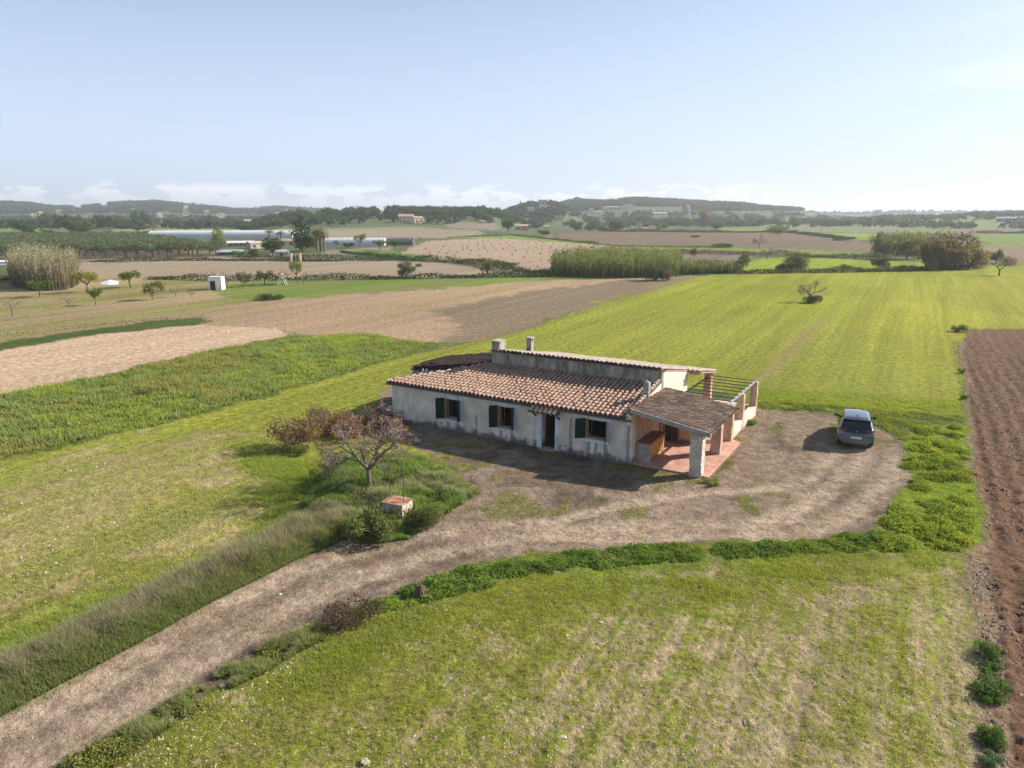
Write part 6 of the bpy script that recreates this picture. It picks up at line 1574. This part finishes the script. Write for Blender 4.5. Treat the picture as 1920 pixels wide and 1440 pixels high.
# ------------------------------------------------------------------ far buildings
M_win = simple('far_window', (.05, .055, .06), .4, .2, 2)
def building(name, x, yb, wpx, hpx, wall, roofc, label, kind='gable', depth_=.7, nwin=3, floors=1, rot=0.0, cat_='house', gap=0):
    p = place(x, yb); zc = depth(p); w = wpx * zc / F; h = hpx * zc / F / .975; d = w * depth_
    root = empty(name, (p[0], p[1], p[2] - .3), math.atan2(-p[0], p[1]) * 1.0 + rot); tag(root, label, cat_)
    hw = h * (.72 if kind in ('gable', 'shed') else .93) + .3
    mb = MB(); mb.box((-w / 2, 0, -.6), (w / 2, d, hw)); wm_ = simple(name + '_wall', tuple(min(.85, q * 1.12) for q in wall), .9, .12, .4); mb.build('wall', wm_, root)
    mb = MB(); e = .04 * w
    if kind == 'gable':
        mb.add([(-w / 2 - e, -e, hw), (w / 2 + e, -e, hw), (w / 2 + e, d + e, hw), (-w / 2 - e, d + e, hw), (-w / 2 - e, d / 2, h + .3), (w / 2 + e, d / 2, h + .3)], [[(0, 1, 5, 4), (2, 3, 4, 5)], [(1, 2, 5), (3, 0, 4)], [(3, 2, 1, 0)]])
    elif kind == 'shed':
        mb.add([(-w / 2 - e, -e, hw), (w / 2 + e, -e, hw), (w / 2 + e, d + e, h + .3), (-w / 2 - e, d + e, h + .3), (-w / 2 - e, -e, hw - .15), (w / 2 + e, -e, hw - .15), (w / 2 + e, d + e, hw), (-w / 2 - e, d + e, hw)], [[(0, 1, 2, 3), (4, 7, 6, 5), (0, 4, 5, 1), (1, 5, 6, 2), (2, 6, 7, 3), (3, 7, 4, 0)]])
    else: mb.box((-w / 2 - e * .5, -e * .5, hw), (w / 2 + e * .5, d + e * .5, h + .3))
    rm = simple(name + '_roof', roofc, .9, .15, .5); mb.build('roof', rm, root)
    fh = hw / floors
    for f in range(floors):
        for i in range(nwin):
            cx = -w / 2 + w * (i + .5) / nwin; ww = min(w / nwin * .32, .8 + .02 * w); z0 = f * fh + fh * .35
            mb = MB(); mb.box((cx - ww / 2, -.06, z0), (cx + ww / 2, -.003, z0 + fh * .38)); mb.build('window', M_win, root)
    return root
CR = (.62, .52, .38); WH = (.75, .73, .68); PK = (.60, .38, .28); OR = (.58, .26, .13); TR = (.42, .27, .19)
building('villa', 762, 417, 28, 15, CR, TR, 'cream villa with hipped roof on the wooded rise', nwin=4, floors=2)
building('villa_wing', 786, 419, 20, 13, (.66, .50, .36), TR, 'lower sunlit cream house touching the villa on its right', nwin=2, rot=.5)
building('hilltop_house', 1018, 384, 18, 9, (.60, .40, .33), TR, 'pink house on top of the small hill', 'flat', nwin=3)
building('turquoise_house', 995, 395, 13, 7, (.50, .68, .62), WH, 'small turquoise and white house below the hilltop house', 'flat', nwin=1)
building('far_house', 1048, 414, 16, 10, (.50, .42, .38), TR, 'grey-beige house half hidden behind cypresses', 'flat', nwin=3)
building('orange_barn', 978, 432, 24, 11, OR, (.45, .34, .28), 'orange brick barn with low pitched roof right of the bright green tree', 'gable', nwin=2, cat_='barn')
building('small_house', 1025, 429, 10, 6, CR, (.6, .45, .3), 'tiny cream house right of the orange barn', nwin=1)
building('far_house', 1108, 400, 9, 9, (.70, .52, .46), WH, 'pinkish white house left below the big cream building', 'flat', nwin=1)
building('far_house', 1121, 401, 12, 5, CR, (.5, .4, .32), 'low cream house right of the pinkish white house', nwin=2)
building('big_cream_building', 1178, 393, 19, 10, (.66, .58, .44), (.6, .5, .4), 'big cream building with window rows on the hillside', 'flat', nwin=4, floors=2, cat_='building')
building('long_low_building', 1150, 393, 28, 6, (.50, .40, .34), (.4, .32, .28), 'long low brown building left of the big cream building', nwin=4, cat_='building')
building('white_farmhouse', 1238, 405, 24, 7, WH, (.42, .42, .42), 'white farmhouse with grey roof below the wooded hill', nwin=2)
building('pink_ruin', 1199, 432, 11, 13, (.62, .44, .34), (.55, .4, .32), 'tall pink ruined house at the far edge of the brown field', 'flat', nwin=1, floors=2)
building('ruin_wing', 1210, 433, 10, 7, (.66, .52, .44), TR, 'low broken wing right of the tall pink ruin', 'shed', nwin=1)
building('stone_hut', 1225, 433, 7, 5, (.6, .54, .42), TR, 'small stone hut right of the pink ruin', 'flat', nwin=1, cat_='hut')
building('far_house', 349, 391, 8, 6, WH, WH, 'bright white house high on the left hill', 'flat', nwin=1)
building('far_house', 148, 384, 7, 4, CR, TR, 'small cream house, left one of two high on the left hill', nwin=1)
building('far_house', 198, 383, 9, 4, CR, TR, 'small cream house, right one of two high on the left hill', nwin=2)
building('far_house', 77, 404, 8, 7, (.7, .6, .35), TR, 'yellowish house at the foot of the left hill', nwin=1)
building('far_house', 64, 404, 9, 4, CR, TR, 'low cream house left of the yellowish house', nwin=1)
building('far_house', 299, 403, 6, 4, WH, WH, 'small white house above the tan far field', 'flat', nwin=1)
building('far_house', 415, 405, 9, 5, CR, TR, 'cream house at the right end of the tan far field', nwin=2)
building('far_house', 464, 417, 13, 5, WH, (.6, .5, .42), 'long white house behind the greenhouse', nwin=3)
building('far_house', 301, 420, 5, 5, WH, WH, 'tiny white hut before the tan far field', 'flat', nwin=1)
building('far_house', 347, 416, 12, 4, (.66, .55, .46), TR, 'pinkish low house on the tan far field', nwin=2)
building('far_house', 585, 405, 10, 6, WH, WH, 'white house beside the slim cypress', 'flat', nwin=2)
building('far_house', 636, 393, 9, 4, WH, WH, 'white house on the skyline above the palms', 'flat', nwin=1)
building('far_house', 717, 398, 9, 4, CR, TR, 'cream house on top of the wooded rise', nwin=1)
building('far_house', 1518, 406, 13, 4, WH, (.5, .45, .42), 'white house at the left of the right plain', nwin=2)
building('far_house', 1568, 406, 16, 4, (.6, .5, .42), TR, 'brown roofed house on the right plain', nwin=2)
building('far_house', 1437, 399, 14, 4, WH, WH, 'white house below the right end of the hill', 'flat', nwin=2)
building('far_house', 1756, 404, 14, 4, WH, (.6, .6, .6), 'pale house on the right skyline', nwin=2)
building('grey_barn', 1887, 416, 32, 9, (.16, .18, .20), (.30, .32, .34), 'dark grey barn near the right edge', 'gable', nwin=3, cat_='barn')
building('shrine_hut', 923, 440, 5, 9, WH, WH, 'white pointed shrine-like hut at the end of the far field', 'flat', nwin=1, cat_='hut')
building('farm_shed', 452, 462, 46, 9, (.32, .24, .22), (.60, .58, .56), 'long shed with pale roof and brown open front', 'shed', nwin=5, cat_='shed')
building('farm_cottage', 485, 466, 30, 13, (.52, .42, .34), (.50, .42, .36), 'farm cottage with steep pale roof behind the dark tree', 'gable', nwin=2, rot=.4)
building('open_shed', 432, 479, 46, 9, (.12, .14, .12), (.34, .38, .38), 'low open shed with grey sheet roof beside the olives', 'shed', nwin=3, cat_='shed')
building('plank_shed', 528, 481, 20, 12, (.30, .30, .32), (.36, .34, .34), 'grey plank shed under the dark tree', 'shed', nwin=1, cat_='shed')
building('white_shed', 540, 480, 7, 10, (.66, .60, .54), (.4, .36, .34), 'narrow white shed right of the plank shed', 'flat', nwin=1, cat_='shed')
building('farm_house', 538, 462, 26, 14, (.58, .44, .34), TR, 'pinkish farmhouse hidden left of the tallest pine', 'gable', nwin=2)
hut = building('white_hut', 404, 544, 24, 24, (.78, .74, .68), (.70, .68, .62), 'small white block hut with dark doorway in the orchard', 'flat', nwin=0, depth_=.8, rot=-.35, cat_='hut')
mb = MB(); mb.box((-.75, -.05, .1), (.05, -.003, 1.75), (.04, .04, .04)); mb.build('doorway', M_paint, hut)
building('plastic_hut', 6, 497, 40, 8, (.42, .48, .56), (.62, .68, .74), 'pale blue plastic hut at the left edge', 'gable', nwin=2, cat_='hut')
for x, yb, w_, h_, c_, lb in (
    (538, 395, 8, 4, CR, 'small cream house on the far left hillside above the greenhouse end'), (1350, 401, 11, 5, WH, 'white house right of the leafless poplars'),
    (1388, 404, 9, 4, CR, 'cream house second to the right of the leafless poplars'), (1470, 412, 10, 4, CR, 'small cream farm on the plain right of the far hill'),
    (1640, 409, 11, 4, WH, 'low white house below the lone round tree of the skyline'), (1820, 405, 11, 4, CR, 'cream house between the skyline trees and the cypresses'),
    (1065, 402, 9, 5, PK, 'pink house on the slope right of the cypress house'), (1085, 408, 8, 4, WH, 'white cottage below the pink slope house'),
    (1130, 412, 8, 4, CR, 'cream cottage low on the slope under the long brown building'), (1160, 404, 7, 4, WH, 'tiny white house just under the big cream building'),
    (1290, 405, 8, 4, WH, 'small white house beside the smoke'), (520, 401, 8, 4, WH, 'white house left of the slim cypress, far away'),
    (250, 395, 8, 4, CR, 'cream house half way up the left hill'), (110, 397, 9, 4, CR, 'sandy house on the lower left hill'), (388, 397, 8, 4, WH, 'white house low on the left hill above the tan far field'),
    (700, 410, 8, 4, PK, 'pinkish house among the trees left of the cream villa'), (880, 409, 9, 4, CR, 'cream house on the rise right of the cream villa'), (905, 418, 11, 5, CR, 'sandy house above the white shrine-like hut')):
    building('far_house', x, yb, w_, h_, c_, TR if x % 3 else WH, lb, 'gable' if x % 2 else 'flat', nwin=2)
# greenhouses and plastic tunnels
M_poly = simple('white_plastic', (.60, .60, .60), .55, .06, .3, .4)
M_dpoly = simple('dark_mesh', (.10, .09, .095), .9, .2, .5)
def tunnel(x0, x1, yb, hpx, m, label, name='greenhouse', bays=1, endm=None):
    a = place(x0, yb); b_ = place(x1, yb); zc = depth((a + b_) / 2); h = hpx * zc / F / .975; ctr = (a + b_) / 2; L = np.linalg.norm((b_ - a)[:2])
    root = empty(name, (ctr[0], ctr[1], min(a[2], b_[2])), math.atan2((b_ - a)[1], (b_ - a)[0])); tag(root, label, 'greenhouse')
    n = 9
    for k in range(bays):
        mb = MB(); W2 = h * 1.1; y0 = k * W2 * 1.9
        V = [(s * L / 2, y0 + W2 * (1 - math.cos(math.pi * i / n)), h * math.sin(math.pi * i / n) ** .6) for s in (-1, 1) for i in range(n + 1)]
        mb.add(V, [[(i, n + 1 + i, n + 2 + i, i + 1) for i in range(n)], [tuple(range(n + 1))[::-1]], [tuple(range(n + 1, 2 * n + 2))]])
        c = mb.build('cover', m, root)
        mb = MB()
        for q_ in np.linspace(-L / 2, L / 2, 13):
            pts = [(q_, y0 + (W2 + .05) * (1 - math.cos(math.pi * i / n)) - .05, (h + .06) * math.sin(math.pi * i / n) ** .6) for i in range(n + 1)]
            mb.seg(pts[:-1], pts[1:], .05, .05, 4, (.45, .45, .45))
        mb.build('hoop', M_paint, c)
    return root
tunnel(278, 548, 447, 13, M_poly, 'very long white greenhouse behind the olive orchard', bays=3)
tunnel(606, 720, 461, 14, M_poly, 'white plastic tunnel right of the palms')
tunnel(721, 774, 460, 14, M_dpoly, 'dark mesh tunnel at the right end of the white tunnel')
# gate posts, fence, swing-like frame, plastic scraps
for x, lb in ((546, 'cream gate post on the left side of the farm entrance'), (563, 'cream gate post on the right side of the farm entrance')):
    p = place(x, 491); s = depth(p) / F; mb = MB(); mb.box((-1.8 * s, -1.8 * s, -.1), (1.8 * s, 1.8 * s, 14 * s), (.68, .54, .44)); mb.box((-2.3 * s, -2.3 * s, 14 * s), (2.3 * s, 2.3 * s, 15.5 * s), (.6, .48, .4))
    tag(mb.build('gate_post', M_paint, None, loc=p), lb, 'gate post')
def fence(line, n, hm, label, col=(.2, .17, .14), rails=2):
    L = np.array([P0(*p) for p in line]); cum = np.concatenate([[0], np.cumsum(np.hypot(*np.diff(L, axis=0).T))]); t = np.linspace(0, cum[-1], n)
    X = np.interp(t, cum, L[:, 0]); Y = np.interp(t, cum, L[:, 1]); Z = gz(X, Y)
    root = empty('wire_fence', (X[0], Y[0], Z[0])); tag(root, label, 'fence')
    pm = None
    for i in range(n):
        if pm is None: mb = MB(); mb.seg([(0, 0, -.1)], [(0, 0, hm)], .05, .045, 5, col); pm = mb.build('post', M_paint, root); o = pm
        else: o = pm.copy(); COL.objects.link(o); o.parent = root
        o.location = (X[i] - X[0], Y[i] - Y[0], Z[i] - Z[0])
    for k in range(rails):
        mb = MB(); pts = np.stack([X - X[0], Y - Y[0], Z - Z[0] + hm * (.45 + .45 * k)], 1); mb.seg(pts[:-1], pts[1:], .012, .012, 3, (.3, .3, .3)); mb.build('wire', M_paint, root)
fence([(940, 506), (1010, 514), (1030, 516)], 12, 1.5, 'post and wire fence at the lower corner of the vine field')
fence([(810, 487), (860, 490), (940, 506)], 12, 1.3, 'wire fence along the bright plot and the vine field')
fence([(862, 441), (960, 441)], 10, 1.6, 'far wire fence above the vine field')
fence([(135, 487), (280, 486), (410, 484)], 26, 1.5, 'rail fence along the front of the olive orchard', (.14, .10, .08), 3)
p = place(204, 534); mb = MB(); mb.add([(-1.5, 0, .05), (0, -.5, .05), (1.6, .1, .04), (1.1, 1.3, .5), (-.6, 1.5, .75), (-1.6, .8, .4)], [[(0, 1, 4, 5), (1, 2, 3, 4)]], (.68, .72, .78)); tag(mb.build('plastic_sheet', M_paint, None, loc=p), 'pale plastic sheet thrown over a heap in the orchard', 'sheet')
p = place(528, 535); mb = MB(); s = .06
mb.seg([(-.7, 0, 0), (.7, 0, 0), (-.7, 1, 0), (.7, 1, 0), (0, 0, 1.9)], [(0, 0, 1.9), (0, 0, 1.9), (0, 1, 1.9), (0, 1, 1.9), (0, 1, 1.9)], .05, .05, 5, (.8, .8, .8)); tag(mb.build('a_frame', M_paint, None, loc=p), 'white metal A-frame among the bare trees', 'frame')

# ---- rubble heap against the left end of the house
hp = Lw(-15.9, 1.2); heap = empty('rubble_heap', hp, HA); tag(heap, 'dark heap of rubble, boards and broken tiles against the left end of the farmhouse', 'rubble heap')
r = np.random.default_rng(91); mb = MB(); K = 16; V = [(0, 0, .8)]
for i in range(1, 6):
    for k in range(K):
        a = 2 * math.pi * k / K; q = i / 5; V.append((1.9 * q * math.cos(a) + r.normal(0, .08), 1.5 * q * math.sin(a) + r.normal(0, .08), .85 * (1 - q ** 1.5) + r.normal(0, .08) - .05 * (i == 5)))
mb.add(V, [[(1 + (i - 1) * K + k, 1 + i * K + k, 1 + i * K + (k + 1) % K, 1 + (i - 1) * K + (k + 1) % K) for i in range(1, 5) for k in range(K)], [(0, 1 + k, 1 + (k + 1) % K) for k in range(K)]], (.12, .095, .075)); mb.build('earth_mound', M_stone, heap)
for k in range(14):
    mb = MB(); s = r.uniform(.1, .26); x, y = r.uniform(-1.4, 1.4), r.uniform(-1.2, .8); z = .8 * max(0, 1 - math.hypot(x / 1.9, y / 1.5) ** 1.5)
    a = r.uniform(0, 3); R_m = [[math.cos(a), -math.sin(a), .1], [math.sin(a), math.cos(a), .2], [-.1, -.2, 1]]
    mb.box((x - s, y - s * .6, z - .05), (x + s, y + s * .6, z + s * .6), tuple(np.array([(.22, .19, .16), (.34, .15, .09), (.30, .27, .24)][k % 3]) * r.uniform(.7, 1.2)), rot=R_m, piv=(x, y, z))
    mb.build(['rubble_block', 'broken_tile', 'stone_block'][k % 3], M_stone, heap)
for k in range(6):
    mb = MB(); x, y = r.uniform(-1.8, 1.2), r.uniform(-1.6, -.4); a = r.uniform(-.6, .5); L = r.uniform(.9, 2.0)
    mb.seg([(x, y, .25)], [(x + L * math.cos(a), y + L * math.sin(a), .3 + r.uniform(0, .4))], .04, .035, 5, tuple(np.array((.34, .29, .24)) * r.uniform(.5, 1.2))); mb.build('board', M_stone, heap)
# stump beside the weed strip
p = place(787, 1117); mb = MB(); rs = np.random.default_rng(3)
for k in range(9):
    a = 2 * math.pi * k / 9; mb.seg([(math.cos(a) * .2, math.sin(a) * .2, -.05)], [(math.cos(a) * .06 + rs.normal(0, .02), math.sin(a) * .06, .34 + rs.uniform(0, .14))], .07, .03, 5, tuple(np.array((.17, .12, .09)) * rs.uniform(.7, 1.3)))
mb.seg([(0, 0, -.05)], [(0, 0, .36)], .16, .07, 8, (.15, .11, .085))
tag(mb.build('dry_stump', M_bark, None, loc=p), 'brown fibrous plant stump at the edge of the weed strip', 'stump')
# ---- smoke of a field fire
p = place(1296, 421); mb = MB(); K = 10; V = []
hs = np.linspace(0, 20, 9)
for i, z in enumerate(hs):
    rr_ = 1.0 + z * .07
    for k in range(K): V.append((-z * .22 + rr_ * math.cos(2 * math.pi * k / K), rr_ * math.sin(2 * math.pi * k / K), z + 1.5))
mb.add(V, [[(i * K + k, i * K + (k + 1) % K, (i + 1) * K + (k + 1) % K, (i + 1) * K + k) for i in range(8) for k in range(K)], [tuple(range(K))[::-1]], [tuple(range(8 * K, 9 * K))]])
def volmat(name, col, dens_, an=0.0):
    m = bpy.data.materials.new(name); m.use_nodes = True; t = m.node_tree; t.nodes.remove(t.nodes['Principled BSDF'])
    v = N(t, 'ShaderNodeVolumePrincipled'); v.inputs['Color'].default_value = col + (1,); v.inputs['Density'].default_value = dens_; v.inputs['Anisotropy'].default_value = an
    t.links.new(v.outputs[0], t.nodes['Material Output'].inputs['Volume']); return m
sm = mb.build('smoke', volmat('smoke', (.85, .9, 1.0), .07), None, loc=p); sm['kind'] = 'stuff'
# drop prototypes nothing used
for vs_ in PR.values():
    for o in vs_:
        if o['_used'] == 0:
            for c in KIDS[o.name]: bpy.data.objects.remove(c)
            bpy.data.objects.remove(o)
for o in COL.objects:
    for k in ('_used', '_h'):
        if k in o: del o[k]
# ---- the air
mb = MB(); mb.box((-7000, -7000, -8), (7000, 7000, 130)); hz = mb.build('haze', volmat('haze', (.90, .95, 1.0), HAZE, .25)); hz['kind'] = 'stuff'
hz.data.attributes.remove(hz.data.attributes['Col'])
